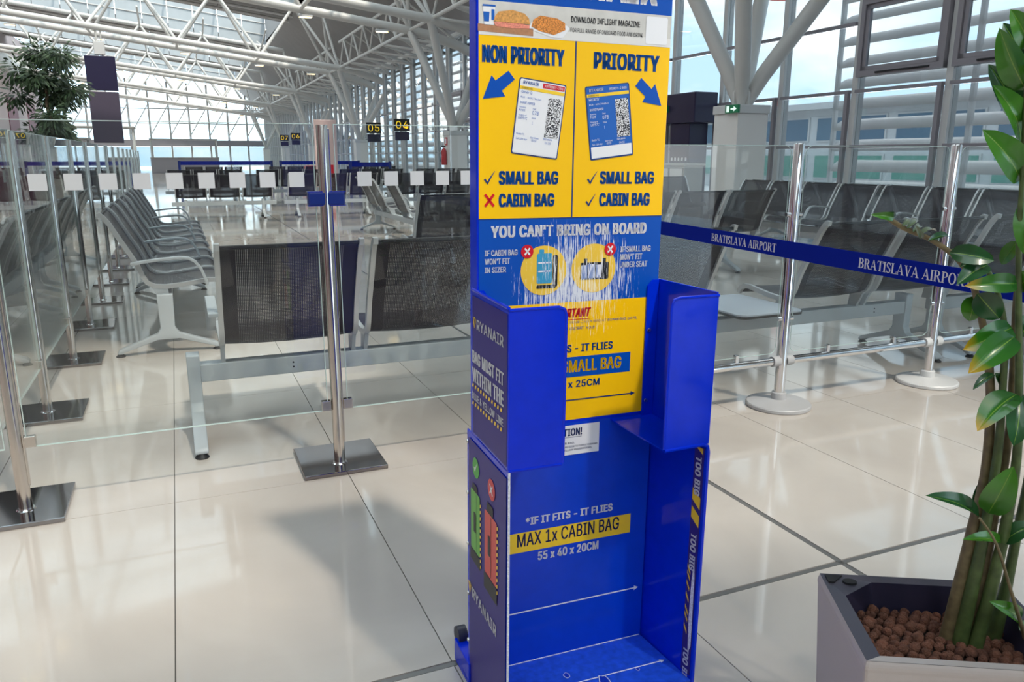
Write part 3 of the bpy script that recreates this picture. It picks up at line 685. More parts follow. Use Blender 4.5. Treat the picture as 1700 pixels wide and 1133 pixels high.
# two boarding passes
def card(o, U, W, W_, H_, blue):
    U = Vector(U).normalized(); W = Vector(W).normalized()
    def fr(x, y, k=1):
        q = Vector(o) + U*x + W*y; return FB(q.x, q.y, k)
    ink = 'white_print' if blue else 'card_blue'
    printed([rrect(-0.0022, W_ + 0.0022, -0.0022, H_ + 0.0022, 0.004)], fr, 'dark_blue_print', SZ, 3, 'pass_border')
    printed([rrect(0, W_, 0, H_, 0.003)], fr, 'card_blue' if blue else 'card_white', SZ, 4, 'boarding_pass')
    printed([rect(0.001, W_ - 0.001, 0.001, 0.022)], fr, 'card_white', SZ, 5, 'pass_footer')
    printed([rect(0.0, W_, H_ - 0.0185, H_ - 0.0125)], fr, 'yellow_print', SZ, 5, 'pass_strip')
    if not blue: printed([rect(W_*0.5, W_ - 0.001, H_ - 0.0105, H_ - 0.002)], fr, 'red_print', SZ, 5, 'pass_tag')
    printed([rect(W_*0.66, W_*0.97, 0.036, H_ - 0.026)], fr, 'barcode', SZ, 5, 'bar_code')
    lettering('RYANAIR', fr, 0.006, W_*0.40, H_ - 0.0085, 0.0055, ink, SZ, 0.02, 6)
    lettering('PRIORITY - 2 BAGS' if blue else 'NON PRIORITY - 1 BAG', fr, W_*0.54, W_*0.95, H_ - 0.0085, 0.0045, 'white_print', SZ, 0.0, 6)
    lettering('BOARDING PASS', fr, 0.004, W_*0.28, H_ - 0.0172, 0.0032, 'black_print', SZ, 0.0, 6)
    for s_, x, x2, y, h in (('PRIORITY' if blue else 'Other Q', 0.004, 0.026, 0.109, 0.005), ('DUB - BCN | FR6341', 0.004, 0.046, 0.100, 0.0046), ('SHANE PEPPER', 0.004, 0.034, 0.0905, 0.0046), ('Boarding', 0.004, 0.017, 0.0825, 0.0034),
            ('Front', 0.004, 0.016, 0.077, 0.0045), ('Seat', 0.031, 0.038, 0.0825, 0.0032), ('07B', 0.031, 0.044, 0.0735, 0.0068), ('Booking ref', 0.004, 0.020, 0.068, 0.0034), ('LM957C', 0.004, 0.022, 0.0625, 0.0046), ('Zone', 0.031, 0.039, 0.066, 0.003), ('1', 0.033, 0.0345, 0.056, 0.0045),
            ('Dublin T1', 0.004, 0.020, 0.034, 0.0036), ('Sat 15th Apr', 0.004, 0.027, 0.0245, 0.0042), ('Gate Closes', 0.033, 0.050, 0.030, 0.0032), ('05:30', 0.036, 0.046, 0.0245, 0.0042), ('Barcelona', 0.060, 0.078, 0.031, 0.0036), ('06:15', 0.064, 0.076, 0.0235, 0.0042)):
        lettering(s_, fr, x, x2, y, h, ink, SZ, 0.0, 6)
card((-0.1482, 1.1653), (0.0940, -0.0110), (0.0165, 0.134), 0.0925, 0.1345, False)
card((0.0194, 1.1533), (0.0920, 0.0115), (-0.0162, 0.1346), 0.0925, 0.1345, True)
# blue panel
for s_, u0, u1, w, h, b in (("YOU CAN'T BRING ON BOARD", -0.1900, 0.1524, 1.0053, 0.0229, 0.05), ('IF CABIN BAG', -0.2024, -0.1346, 0.9706, 0.0114, 0.03), ("WON'T FIT", -0.2023, -0.1505, 0.9546, 0.0111, 0.03), ('IN SIZER', -0.2023, -0.1586, 0.9382, 0.0109, 0.03),
        ('IF SMALL BAG', 0.0927, 0.1646, 0.9685, 0.0118, 0.03), ("WON'T FIT", 0.0928, 0.1450, 0.9525, 0.0120, 0.03), ('UNDER SEAT', 0.0926, 0.1578, 0.9365, 0.0120, 0.03)):
    lettering(s_, FB, u0, u1, w, h, 'print_white', SZ, b, 3)
for u, w, r_ in ((-0.0780, 0.938, 0.0495), (0.0330, 0.938, 0.0500)): printed([circ(u, w, r_, 36)], FB, 'print_circle', SZ, 2, 'printed_disc')
printed([rrect(-0.0935, -0.0600, 0.912, 0.972, 0.004), rrect(-0.0885, -0.0780, 0.972, 0.980, 0.002)], FB, 'print_case', SZ, 3, 'printed_suitcase')
printed([rrect(-0.0590, -0.0480, 0.905, 0.968, 0.003), rect(-0.0935, -0.052, 0.902, 0.909)], FB, 'print_black', SZ, 3, 'printed_suitcase')
printed([rect(-0.0905, -0.063, 0.935, 0.938), rect(-0.0905, -0.063, 0.952, 0.955)], FB, 'print_white', SZ, 4, 'printed_suitcase')
printed([rrect(0.0030, 0.0670, 0.915, 0.950, 0.003), rect(0.010, 0.018, 0.950, 0.958), rect(0.052, 0.060, 0.950, 0.958)], FB, 'print_black', SZ, 3, 'printed_bag')
printed([rect(0.0060, 0.0185, 0.918, 0.945), rect(0.0205, 0.0350, 0.918, 0.947), rect(0.0380, 0.0500, 0.918, 0.945)], FB, 'print_white', SZ, 4, 'printed_bag')
for u, w in ((-0.1145, 0.977), (0.0688, 0.9755)):
    printed([circ(u, w, 0.0132, 24)], FB, 'print_red', SZ, 5, 'printed_badge'); cross(FB, u - 0.0052, w - 0.0065, 0.013, 'white_print', 6, 0.26)
# lower yellow panel
lettering('IMPORTANT', FB, -0.0700, 0.0272, 0.8388, 0.0190, 'print_red', SZ, 0.045, 3, slant=0.15); printed([rect(-0.070, 0.0272, 0.8340, 0.8352)], FB, 'print_red', SZ, 3, 'underline')
lettering('REMOVE BATTERIES FROM YOUR CABIN BAG AT BOARDING GATE,', FB, -0.130, 0.1399, 0.8250, 0.0062, 'print_blue_text', SZ, 0.0, 3)
lettering('IF PLACED IN AIRCRAFT HOLD', FB, -0.070, 0.0397, 0.8125, 0.0062, 'print_blue_text', SZ, 0.0, 3)
lettering('*IF IT FITS - IT FLIES', FB, -0.1100, 0.0836, 0.7655, 0.0165, 'print_blue_text', SZ, 0.035, 3)
printed([rect(m0, 0.1275, 0.7118, 0.7550)], FB, 'print_blue', SZ, 2, 'banner')
lettering('MAX 1x SMALL BAG', FB, -0.1330, 0.1058, 0.7220, 0.0262, 'print_yellow', SZ, 0.03, 3)
lettering('40 x 20 x 25CM', FB, -0.0980, 0.0554, 0.6890, 0.0154, 'print_blue_text', SZ, 0.03, 3)
printed([rect(-0.150, 0.134, 0.6607, 0.6632), [(0.132, 0.657), (0.1425, 0.662), (0.132, 0.667)]], FB, 'dark_blue_print', SZ, 3, 'printed_arrow')
# cabin compartment back
lettering('*IF IT FITS - IT FLIES', FB, -0.1099, 0.0991, 0.3930, 0.0180, 'white_print', SZ, 0.05, 3)
printed([rect(-0.1900, 0.1465, 0.3320, 0.3780)], FB, 'yellow_print', SZ, 2, 'banner')
lettering('MAX 1x CABIN BAG', FB, -0.1289, 0.1177, 0.3452, 0.0305, 'navy_print', SZ, 0.012, 3)
lettering('55 x 40 x 20CM', FB, -0.0802, 0.0673, 0.3060, 0.0205, 'white_print', SZ, 0.035, 3)
printed([rect(-0.175, 0.166, 0.1870, 0.1900), [(0.164, 0.1825), (0.1752, 0.1885), (0.164, 0.1945)]], FB, 'white_print', SZ, 3, 'printed_arrow')
# caution note taped to the board
note = build(MB().box(-0.100, 0.0585, -0.0022, -0.0014, 0.5400, 0.6060), 'caution_note', 'paper', SZ)
def FN(u, w, k=1): return (u, -0.0023 - 0.0003*k, w)
lettering('CAUTION!', FN, -0.0590, 0.0169, 0.5828, 0.0165, 'dark_blue_print', SZ, 0.035, 1); printed([rect(-0.059, 0.0165, 0.5795, 0.5803)], FN, 'dark_blue_print', SZ, 1, 'underline')
for s_, u1, w in (('DO NOT FORCE YOUR BAG.', 0.000, 0.5650), ('FORCING MAY CAUSE THIS BAG SIZER TO TOPPLE FORWARD', 0.0545, 0.5565), ('AND INJURE YOU OR FELLOW PASSENGERS.', 0.0420, 0.5495)):
    lettering(s_, FN, -0.094, u1, w, 0.0042, 'dark_blue_print', SZ, 0.01, 1)

# ---- cabin compartment: side walls, base
LX, RX = -0.2175, 0.190           # outer faces at the board
LF, RF = -0.2235, 0.207           # outer faces at the front
def wall(xa, xb, ya, yb, z0, z1, t, name, m):
    """upright sheet from (xa,ya) to (xb,yb) of thickness t towards +x"""
    return build(MB().add([(xa,ya,z0),(xb,yb,z0),(xb+t,yb,z0),(xa+t,ya,z0),(xa,ya,z1),(xb,yb,z1),(xb+t,yb,z1),(xa+t,ya,z1)], [(0,3,2,1),(4,5,6,7),(0,1,5,4),(1,2,6,5),(2,3,7,6),(3,0,4,7)]), name, m, SZ, bevel=0.001, segs=1)
wall(LX, LF, 0.066, FY, 0.0, 0.603, 0.004, 'side_wall', 'blue_metal')
wall(RX - 0.004, RF - 0.004, 0.066, FY, 0.0, 0.600, 0.004, 'side_wall', 'blue_metal')
build(MB().tube([(LF + 0.002, FY - 0.001, 0.0), (LF + 0.002, FY - 0.001, 0.603)], 0.0024, 8), 'worn_edge', 'worn_edge', SZ, True)
build(MB().tube([(RF, FY, 0.0), (RF, FY, 0.585), (RF - 0.003, FY, 0.597), (RF - 0.014, FY, 0.602), (0.104, FY, 0.6000)], 0.0042, 8), 'rolled_rim', 'blue_metal', SZ, True)
build(MB().tube([(LF, FY, 0.605), (-0.117, FY, 0.605)], 0.0036, 8), 'rolled_rim', 'blue_metal', SZ, True)
build(MB().add([(LX+.004,0,0.062),(LF+.004,FY,0.062),(RF-.004,FY,0.062),(RX-.004,0,0.062),(LX+.004,0,0.056),(LF+.004,FY,0.056),(RF-.004,FY,0.056),(RX-.004,0,0.056)], [(0,1,2,3),(7,6,5,4),(0,4,5,1),(1,5,6,2),(2,6,7,3),(3,7,4,0)]), 'cabin_base', 'floor_blue', SZ)
build(MB().box(LF + 0.004, RF - 0.004, FY, FY + 0.004, 0.0, 0.056), 'skirt', 'blue_metal', SZ)
def FF(u, w, k=1): return (u, w, 0.0622 + 0.0003*k)
printed([rect(-0.175, 0.178, -0.1075, -0.1045), [(0.176, -0.112), (0.188, -0.106), (0.176, -0.100)]], FF, 'white_print', SZ, 1, 'printed_arrow')
random.seed(3)
for cx, cy, r_ in ((0.0290, -0.118, 0.013), (-0.040, -0.075, 0.007), (0.115, -0.112, 0.004)):
    poly = [(cx + r_*(0.7 + 0.5*random.random())*math.cos(k*0.7), cy + 1.5*r_*(0.6 + 0.5*random.random())*math.sin(k*0.7)) for k in range(9)]
    printed([poly], FF, 'worn_edge', SZ, 1, 'paint_chip'); printed([[(cx + (x-cx)*0.82, cy + (y-cy)*0.86) for x, y in poly]], FF, 'blue_metal_dark', SZ, 2, 'paint_chip')
build(MB().tube([(-0.21, -0.001, 0.0625), (-0.1, -0.0015, 0.063), (0.0, -0.001, 0.0625), (0.1, -0.002, 0.063), (0.183, -0.001, 0.0625)], 0.0011, 5), 'worn_seam', 'worn_edge', SZ)
# ---- upper bins: flange on the board, side sheet, front return with a rounded top corner, base ledge
def rounded(xa, xb, z0, z1, side, r_=0.016):
    """front return outline in (x, z); 'side' is the free edge that gets the rounded top corner"""
    k = [(math.cos(math.radians(a)), math.sin(math.radians(a))) for a in range(0, 91, 15)]
    if side > 0: return [(xa, z0), (xb, z0)] + [(xb - r_ + r_*c, z1 - r_ + r_*s) for c, s in k] + [(xa, z1)]
    return [(xa, z0), (xb, z0), (xb, z1)] + [(xa + r_ - r_*c, z1 - r_ + r_*s) for c, s in reversed(k)]
wall(LX - 0.001, LF - 0.001, 0.024, FY, 0.606, 0.906, 0.004, 'bin_side', 'blue_metal')
build(MB().prism(rounded(LF - 0.001, -0.1145, 0.606, 0.902, 1), 'y', FY - 0.002, FY + 0.002), 'bin_front', 'blue_metal', SZ, bevel=0.0012, segs=1)
build(MB().tube([(LF - 0.001, FY - 0.001, 0.9005), (-0.13, FY - 0.001, 0.9005), (-0.119, FY - 0.001, 0.896), (-0.1155, FY - 0.001, 0.885), (-0.1155, FY - 0.001, 0.607)], 0.0030, 8), 'folded_edge', 'blue_metal', SZ, True)
build(MB().tube([(LX - 0.001, 0.024, 0.904), (LF - 0.001, FY, 0.904)], 0.0030, 8), 'folded_edge', 'blue_metal', SZ, True)
build(MB().prism([(LX, 0.606), (-0.187, 0.606), (-0.187, 0.880), (-0.205, 0.905), (LX, 0.905)], 'y', -0.005, -0.0012), 'bin_flange', 'blue_metal', SZ)
wall(RX - 0.004, RF - 0.004, 0.024, FY, 0.603, 0.909, 0.004, 'bin_side', 'blue_metal')
build(MB().prism(rounded(0.1010, RF, 0.602, 0.904, -1), 'y', FY - 0.002, FY + 0.002), 'bin_front', 'blue_metal', SZ, bevel=0.0012, segs=1)
build(MB().tube([(RF, FY - 0.001, 0.9025), (0.119, FY - 0.001, 0.9025), (0.1060, FY - 0.001, 0.8985), (0.1020, FY - 0.001, 0.886), (0.1020, FY - 0.001, 0.604)], 0.0030, 8), 'folded_edge', 'blue_metal', SZ, True)
build(MB().prism([(0.1600, 0.606), (RX - 0.003, 0.606), (RX - 0.003, 0.908), (0.172, 0.908), (0.1600, 0.895)], 'y', -0.005, -0.0012), 'bin_flange', 'blue_metal', SZ)
build(MB().add([(0.0840,-0.002,0.610),(RX-.004,-0.002,0.610),(RF-.004,FY+.002,0.603),(0.100,FY+.002,0.603),(0.0840,-0.002,0.607),(RX-.004,-0.002,0.607),(RF-.004,FY+.002,0.600),(0.100,FY+.002,0.600)], [(3,2,1,0),(4,5,6,7),(0,1,5,4),(1,2,6,5),(2,3,7,6),(3,0,4,7)]), 'bin_ledge', 'blue_metal', SZ)
build(MB().add([(LX+.003,-0.002,0.610),(-0.100,-0.002,0.610),(-0.116,FY+.002,0.603),(LF+.003,FY+.002,0.603),(LX+.003,-0.002,0.607),(-0.100,-0.002,0.607),(-0.116,FY+.002,0.600),(LF+.003,FY+.002,0.600)], [(3,2,1,0),(4,5,6,7),(0,1,5,4),(1,2,6,5),(2,3,7,6),(3,0,4,7)]), 'bin_ledge', 'blue_metal', SZ)
bm_ = MB().lathe([(0.0001, -0.004), (0.0042, -0.004), (0.0050, -0.001), (0.0042, 0.0015), (0.0001, 0.003)], 10).mesh('bolt', True); bm_.materials.append(MATS['bolt_metal'])
for z in (0.80, 0.6434): link('bolt', bm_, None, SZ, (0.168, -0.006, z), (math.pi/2, 0, 0))
for z in (0.578, 0.463, 0.345, 0.226, 0.110, 0.02): link('bolt', bm_, None, SZ, (LX - 0.003, 0.056, z), (0, -math.pi/2, 0))
# ---- stickers on the left outer side (u runs from the back to the front)
def FS(y, w, k=1):
    t = (0.066 - y) / (0.066 - FY); return (LX + (LF - LX)*t - 0.0012 - 0.0005*k, y, w)
def FSu(u, w, k=1): return FS(-u, w, k)
printed([[(-0.020, 0.612), (0.1815, 0.612), (0.1815, 0.893), (-0.020, 0.893)]], FSu, 'sticker_navy', SZ, 1, 'side_sticker')
lettering('RYANAIR', FSu, 0.0100, 0.1640, 0.8300, 0.0205, 'white_print', SZ, 0.035, 3); harp(FSu, -0.014, 0.8300, 0.0215, 'yellow_print', 3)
lettering('BAG MUST FIT', FSu, -0.0190, 0.1665, 0.7590, 0.0255, 'white_print', SZ, 0.05, 3)
lettering('WITHIN THE', FSu, -0.0195, 0.1660, 0.7205, 0.0290, 'white_print', SZ, 0.05, 3)
lettering('BLUE & YELLOW LINE', FSu, -0.0205, 0.1650, 0.6830, 0.0150, 'white_print', SZ, 0.04, 3)
for w in (0.7080, 0.6710):
    printed([[(-0.0200 + 0.0168*k, w), (-0.0120 + 0.0168*k, w), (-0.0090 + 0.0168*k, w + 0.0075), (-0.0170 + 0.0168*k, w + 0.0075)] for k in range(11)], FSu, 'yellow_print', SZ, 3, 'hazard_stripe')
printed([rect(-0.050, 0.1815, 0.010, 0.590)], FSu, 'sticker_navy', SZ, 1, 'side_sticker')
printed([circ(0.0020, 0.5405, 0.0215, 24)], FSu, 'icon_green', SZ, 3, 'printed_badge'); tick(FSu, -0.008, 0.531, 0.022, 'white_print', 4)
printed([circ(0.1000, 0.5340, 0.0215, 24)], FSu, 'red_print', SZ, 3, 'printed_badge'); cross(FSu, 0.092, 0.524, 0.020, 'white_print', 4, 0.22)
printed([rrect(-0.032, 0.028, 0.352, 0.486, 0.004)], FSu, 'case_green', SZ, 3, 'printed_suitcase'); printed([rrect(-0.012, 0.002, 0.395, 0.440, 0.003), rect(0.006, 0.0075, 0.355, 0.483), rect(-0.034, 0.032, 0.325, 0.351), rrect(-0.02, 0.012, 0.487, 0.502, 0.004)], FSu, 'case_dark', SZ, 4, 'printed_suitcase')
printed([rrect(0.060, 0.1320, 0.342, 0.478, 0.004)], FSu, 'case_red', SZ, 3, 'printed_suitcase'); printed([rrect(0.080, 0.094, 0.388, 0.432, 0.003), rect(0.098, 0.1, 0.345, 0.475), rect(0.056, 0.135, 0.306, 0.341), rrect(0.074, 0.112, 0.479, 0.500, 0.004)], FSu, 'case_dark', SZ, 4, 'printed_suitcase')
for u in (0.030, 0.1335):
    printed([[(u, 0.330 + 0.0135*k), (u + 0.006, 0.333 + 0.0135*k), (u + 0.006, 0.340 + 0.0135*k), (u, 0.337 + 0.0135*k)] for k in range(11)], FSu, 'yellow_print', SZ, 4, 'hazard_stripe')
lettering('RYANAIR', FSu, -0.026, 0.1320, 0.2340, 0.0250, 'white_print', SZ, 0.035, 3); harp(FSu, -0.054, 0.2340, 0.0260, 'yellow_print', 3)
# ---- hazard tape inside the right wall's front edge
def FR(w, v, k=1):                # w runs down the tape, v from its front edge inwards
    y = FY + 0.004 + v; t = (0.066 - y) / (0.066 - FY); return (RX + (RF - RX)*t - 0.0045 - 0.0004*k, y, w)
printed([rect(0.070, 0.590, 0.0, 0.030)], FR, 'sticker_navy', SZ, 1, 'hazard_tape')
printed([[(0.575 - 0.0*k, 0.004), (0.588, 0.004), (0.588, 0.028)]], FR, 'yellow_print', SZ, 2, 'hazard_stripe')
for w in (0.455, 0.415, 0.30, 0.285, 0.262, 0.235, 0.205, 0.188, 0.16):
    h = 0.026 if w > 0.4 else 0.008
    printed([[(w, 0.003 if w > 0.4 else 0.018), (w + h, 0.003 if w > 0.4 else 0.018), (w + h + 0.016, 0.028), (w + 0.016, 0.028)]], FR, 'yellow_print', SZ, 2, 'hazard_stripe')
printed([[(0.345, 0.008), (0.30, 0.004), (0.14, 0.002), (0.12, 0.010), (0.20, 0.014), (0.29, 0.013)]], FR, 'worn_edge', SZ, 2, 'torn_tape')
for wt in (0.568, 0.398, 0.130): lettering('TOO BIG', lambda u, v, k=1, wt=wt: FR(wt - u, 0.030 - v, k), 0.0, 0.085, 0.006, 0.018, 'white_print', SZ, 0.05, 3)
# ---- wheel box behind
build(MB().box(-0.224, 0.20, 0.043, 0.150, 0.0, 0.056), 'wheel_box', 'blue_metal', SZ, bevel=0.002)
for x in (-0.214, 0.186):
    build(MB().tube([(x - 0.004, 0.150, 0.060), (x + 0.018, 0.150, 0.060)], 0.022, 20), 'wheel', 'caster_grey', SZ, True)

# ================================================================== GLASS BARRIER WITH STEEL POSTS
ZG0, ZG1 = 0.231, 1.268
def barrier_post(x, y, label, cassette=None, clamps=(), rz=0.0, off=(0.0, 0.06)):
    t = tag(empty('barrier_post', (x, y, 0), (0, 0, rz)), label, 'post', 'steel barrier posts')
    ox, oy = off
    build(MB().box(-0.155 + ox, 0.155 + ox, -0.155 + oy, 0.155 + oy, 0.0, 0.017), 'base_plate', 'dark_steel', t, bevel=0.0025)
    build(MB().lathe([(0.0001, 0.017), (0.0205, 0.017), (0.0205, 1.262), (0.0195, 1.2655), (0.0001, 1.2655)], 28), 'tube', 'brushed_steel', t, True)
    build(MB().box(0.010, 0.0240, -0.008, 0.008, 0.10, 1.255), 'side_channel', 'brushed_steel', t, bevel=0.002)
    build(MB().lathe([(0.0001, 0.017), (0.030, 0.017), (0.026, 0.021), (0.0001, 0.021)], 24), 'collar', 'chrome', t, True)
    for cx, cy in clamps:
        for z in (0.250, 1.02) if False else (0.250,):
            build(MB().box(cx - 0.017, cx + 0.017, cy - 0.012, cy + 0.012, z - 0.019, z + 0.019), 'glass_clamp', 'brushed_steel', t, bevel=0.002)
    if cassette:
        c = build(MB().box(-0.062, 0.066, -0.020, 0.020, 0.990, 1.038), 'belt_cassette', 'cassette_blue', t, bevel=0.006, segs=3)
        build(MB().box(-0.064, 0.068, -0.017, 0.017, 0.9885, 0.9915), 'cassette_trim', 'chrome', c); build(MB().box(-0.064, 0.068, -0.017, 0.017, 1.0365, 1.0395), 'cassette_trim', 'chrome', c)
    return t
def glass_pane(p0, p1, z0, z1, label, squares=None, group='glass barrier panes', th=0.010, sq=0.052, face=-1, rr=0.0):
    p0, p1 = Vector((*p0, 0)), Vector((*p1, 0)); d = p1 - p0; L = d.length
    t = bpy.data.objects.new('glass_pane', None); 
    if rr: mb = MB().prism(rrect(0, L, z0, z1, rr, 6), 'y', -th/2, th/2)
    else: mb = MB().box(0, L, -th/2, th/2, z0, z1)
    o = build(mb, 'glass_pane', 'barrier_glass'); o.location = p0; o.rotation_euler = (0, 0, math.atan2(d.y, d.x))
    bpy.data.objects.remove(t)
    tag(o, label, 'glass pane', group)
    if not rr:
        for z in (z0, z1): build(MB().box(0, L, -th/2 + 0.0005, th/2 - 0.0005, z - 0.0012, z + 0.0012), 'polished_edge', 'glass_edge', o)
        for x in (0, L): build(MB().box(x - 0.0010, x + 0.0010, -th/2 + 0.0005, th/2 - 0.0005, z0, z1), 'polished_edge', 'glass_edge', o)
    else:
        q = [(x, 0, z) for x, z in rrect(0, L, z0, z1, rr, 6)]; build(MB().tube(q + [q[0]], 0.0016, 5, False), 'polished_edge', 'glass_edge', o)
    if squares:
        for x, z, s in squares:
            if 0.0 < x - s/2 and x + s/2 < L:
                y0 = face*(th/2 + 0.0006)
                build(MB().box(x - s/2, x + s/2, y0 - 0.0005, y0 + 0.0005, z - s/2, z + s/2), 'frosted_square', 'frost_square', o)
    return o
YB = 2.83
PX = [-0.555, 0.484, 1.525]
barrier_post(PX[0], YB, 'steel barrier post at the left edge of the picture', clamps=((0.040, 0.0),), off=(-0.03, 0.035))
barrier_post(PX[1], YB, 'tall steel barrier post on a square plate left of the bag gauge', True, clamps=((-0.039, 0.0), (0.041, 0.0)), off=(0.010, 0.060))
barrier_post(PX[2], YB, 'steel barrier post hidden behind the bag gauge', True, clamps=((-0.039, 0.0),))
# frosted squares at their real pitch of 97 mm
def sq_row(x_start, x_end, first):
    out = []; x = first
    while x < x_end: out.append((x - x_start, 1.081, 0.051)); x += 0.0975
    return out
glass_pane((PX[0] + 0.030, YB), (PX[1] - 0.034, YB), ZG0, ZG1, 'clear glass barrier pane with frosted squares, left of the tall steel post', sq_row(PX[0] + 0.030, PX[1], -0.392))
glass_pane((PX[1] + 0.040, YB), (PX[2] - 0.036, YB), ZG0, ZG1, 'clear glass barrier pane with frosted squares, between steel post and bag gauge', sq_row(PX[1] + 0.040, PX[2], 0.625))
glass_pane((PX[0] - 1.04, YB), (PX[0] - 0.034, YB), ZG0, ZG1, 'clear glass barrier pane at the far left edge of the picture', sq_row(PX[0] - 1.04, PX[0], -0.975))
# the return of the barrier, running away from the viewer
RXB = -0.635
RY = [3.97 + 1.04*k for k in range(14)]
OD = ['first', 'second', 'third', 'fourth', 'fifth', 'sixth', 'seventh', 'eighth', 'ninth', 'tenth', 'eleventh', 'twelfth', 'thirteenth', 'fourteenth']
for k, y in enumerate(RY):
    barrier_post(RXB, y, '%s steel post along the barrier running into the distance at left' % OD[k], rz=math.pi/2, off=(0.0, 0.0), clamps=((0.041, 0.0), (-0.041, 0.0)))
    y0 = YB + 0.03 if k == 0 else RY[k-1] + 0.036
    glass_pane((RXB, y0), (RXB, y - 0.036), ZG0, ZG1, '%s glass pane of the barrier running into the distance at left' % OD[k], [(0.15 + 0.195*q, 1.081, 0.051) for q in range(5)] if k < 3 else None, face=1)

# ================================================================== ROUND-FOOT BARRIER ON THE RIGHT
FX = [2.555, 3.545, 4.55]; FYB = 2.765
for k, (x, lab) in enumerate(zip(FX, ('chrome barrier post on a grey round foot, nearest the bag gauge', 'chrome barrier post on a pale grey round foot, behind the plant', 'chrome barrier post on a round foot at the far right'))):
    t = tag(empty('chrome_post', (x, FYB, 0)), lab, 'post', 'chrome round-foot posts'); pl = 'grey_plastic' if k == 0 else 'light_plastic'
    build(MB().lathe([(0.0001, 0.0), (0.146, 0.0), (0.150, 0.004), (0.150, 0.016), (0.146, 0.021), (0.060, 0.032), (0.036, 0.037), (0.034, 0.066), (0.030, 0.070), (0.0001, 0.070)], 48), 'round_foot', pl, t, True)
    build(MB().lathe([(0.0001, 0.068), (0.0245, 0.068), (0.0245, 1.212), (0.023, 1.215), (0.0001, 1.215)], 28), 'tube', 'chrome', t, True)
    for s in (-1, 1):
        build(MB().tube([(s*0.018, 0, 0.222), (s*0.058, 0, 0.222)], 0.0245, 20), 'rail_sleeve', pl, t, True)
        for z in (0.905, 0.425): build(MB().tube([(s*0.022, 0, z), (s*0.044, 0, z)], 0.0095, 14), 'glass_clip', 'chrome', t, True)
XA = 1.60
for a, b, lab in ((XA, FX[0], 'beside the bag gauge'), (FX[0], FX[1], 'between the two chrome posts'), (FX[1], FX[2], 'right of the second chrome post')):
    r_ = tag(empty('foot_rail', (a, FYB, 0)), 'low chrome rail of the barrier ' + lab, 'rail', 'low chrome rails')
    bar('tube', (0.05, 0, 0.222), (b - a - 0.05, 0, 0.222), 0.0185, 'chrome', r_, 20)
    for q in ((b - a)*0.28, (b - a)*0.72): build(MB().box(q - 0.010, q + 0.010, -0.010, 0.010, 0.238, 0.275), 'glass_holder', 'chrome', r_, bevel=0.003)
    glass_pane((a + 0.042, FYB), (b - 0.042, FYB), 0.262, 1.205, 'clear glass pane with rounded corners ' + lab, [(0.09*q + 0.05, 1.235, 0.0) for q in range(0)], 'round-cornered glass panes', 0.008, rr=0.035)

# ================================================================== BELT WITH WORDS
SERIF = {}
def serif_font():
    T, N, S = 0.17, 0.065, 0.055
    def r(x0, x1, y0, y1): return [(x0, y0), (x1, y0), (x1, y1), (x0, y1)]
    def stem(x, w=T): return [r(x, x + w, 0, 1), r(x - 0.07, x + w + 0.07, 0, S), r(x - 0.07, x + w + 0.07, 1 - S, 1)]
    def ring(cx, cy, rx, ry, thick, a0, a1, n=14, thin=N):
        out = []
        for k in range(n):
            q = []
            for a in (a0 + (a1-a0)*k/n, a0 + (a1-a0)*(k+1)/n):
                a = math.radians(a); c, s = math.cos(a), math.sin(a)
                q.append(((cx + rx*c, cy + ry*s), (cx + (rx - thick)*c, cy + (ry - thin)*s)))
            out.append([q[0][0], q[1][0], q[1][1], q[0][1]])
        return out
    SERIF['I'] = (0.36, stem(0.09)); SERIF['L'] = (0.66, stem(0.09) + [r(0.26, 0.62, 0, S), [(0.55, 0), (0.64, 0), (0.66, 0.26), (0.62, 0.26)]])
    SERIF['T'] = (0.72, [r(0.28, 0.28 + T, 0, 1), r(0.19, 0.54, 0, S), r(0.02, 0.71, 1 - S, 1), [(0.02, 0.76), (0.05, 0.76), (0.10, 1), (0.02, 1)], [(0.68, 0.76), (0.71, 0.76), (0.71, 1), (0.63, 1)]])
    d = [[(0.06, 0), (0.06 + N, 0), (0.42, 1), (0.37, 1)], [(0.58, 0), (0.58 + T, 0), (0.45, 1), (0.33, 1)], r(0.22, 0.60, 0.30, 0.30 + N), r(0.0, 0.22, 0, S), r(0.50, 0.84, 0, S)]
    SERIF['A'] = (0.84, d); SERIF['V'] = (0.82, [[(x, 1 - y) for x, y in q] for q in ([(0.66, 0), (0.66 + N, 0), (0.45, 1), (0.38, 1)], [(0.08, 0), (0.08 + T, 0), (0.48, 1), (0.36, 1)], r(0.0, 0.34, 0, S), r(0.56, 0.82, 0, S))])
    bowl = ring(0.34, 0.74, 0.30, 0.26, T, -90, 90) + [r(0.2, 0.36, 1 - N, 1), r(0.2, 0.36, 0.48, 0.48 + N)]
    SERIF['P'] = (0.68, stem(0.09) + bowl); SERIF['R'] = (0.80, stem(0.09) + bowl + [[(0.34, 0.50), (0.46, 0.52), (0.78, 0.0), (0.58, 0.0)], r(0.58, 0.84, 0, S)])
    SERIF['B'] = (0.72, stem(0.09) + bowl + ring(0.36, 0.27, 0.33, 0.27, T, -90, 90) + [r(0.2, 0.38, 0, N)])
    SERIF['O'] = (0.84, ring(0.41, 0.5, 0.39, 0.52, T, 0, 360, 28)); SERIF['S'] = (0.60, ring(0.29, 0.75, 0.24, 0.27, 0.13, 20, 250, 14) + ring(0.29, 0.25, 0.26, 0.27, 0.13, -160, 80, 14) + [[(0.12, 0.60), (0.22, 0.66), (0.48, 0.40), (0.38, 0.36)], r(0.02, 0.06, 0.0, 0.30), r(0.49, 0.53, 0.72, 1.0)])
    SERIF[' '] = (0.34, [])
serif_font()
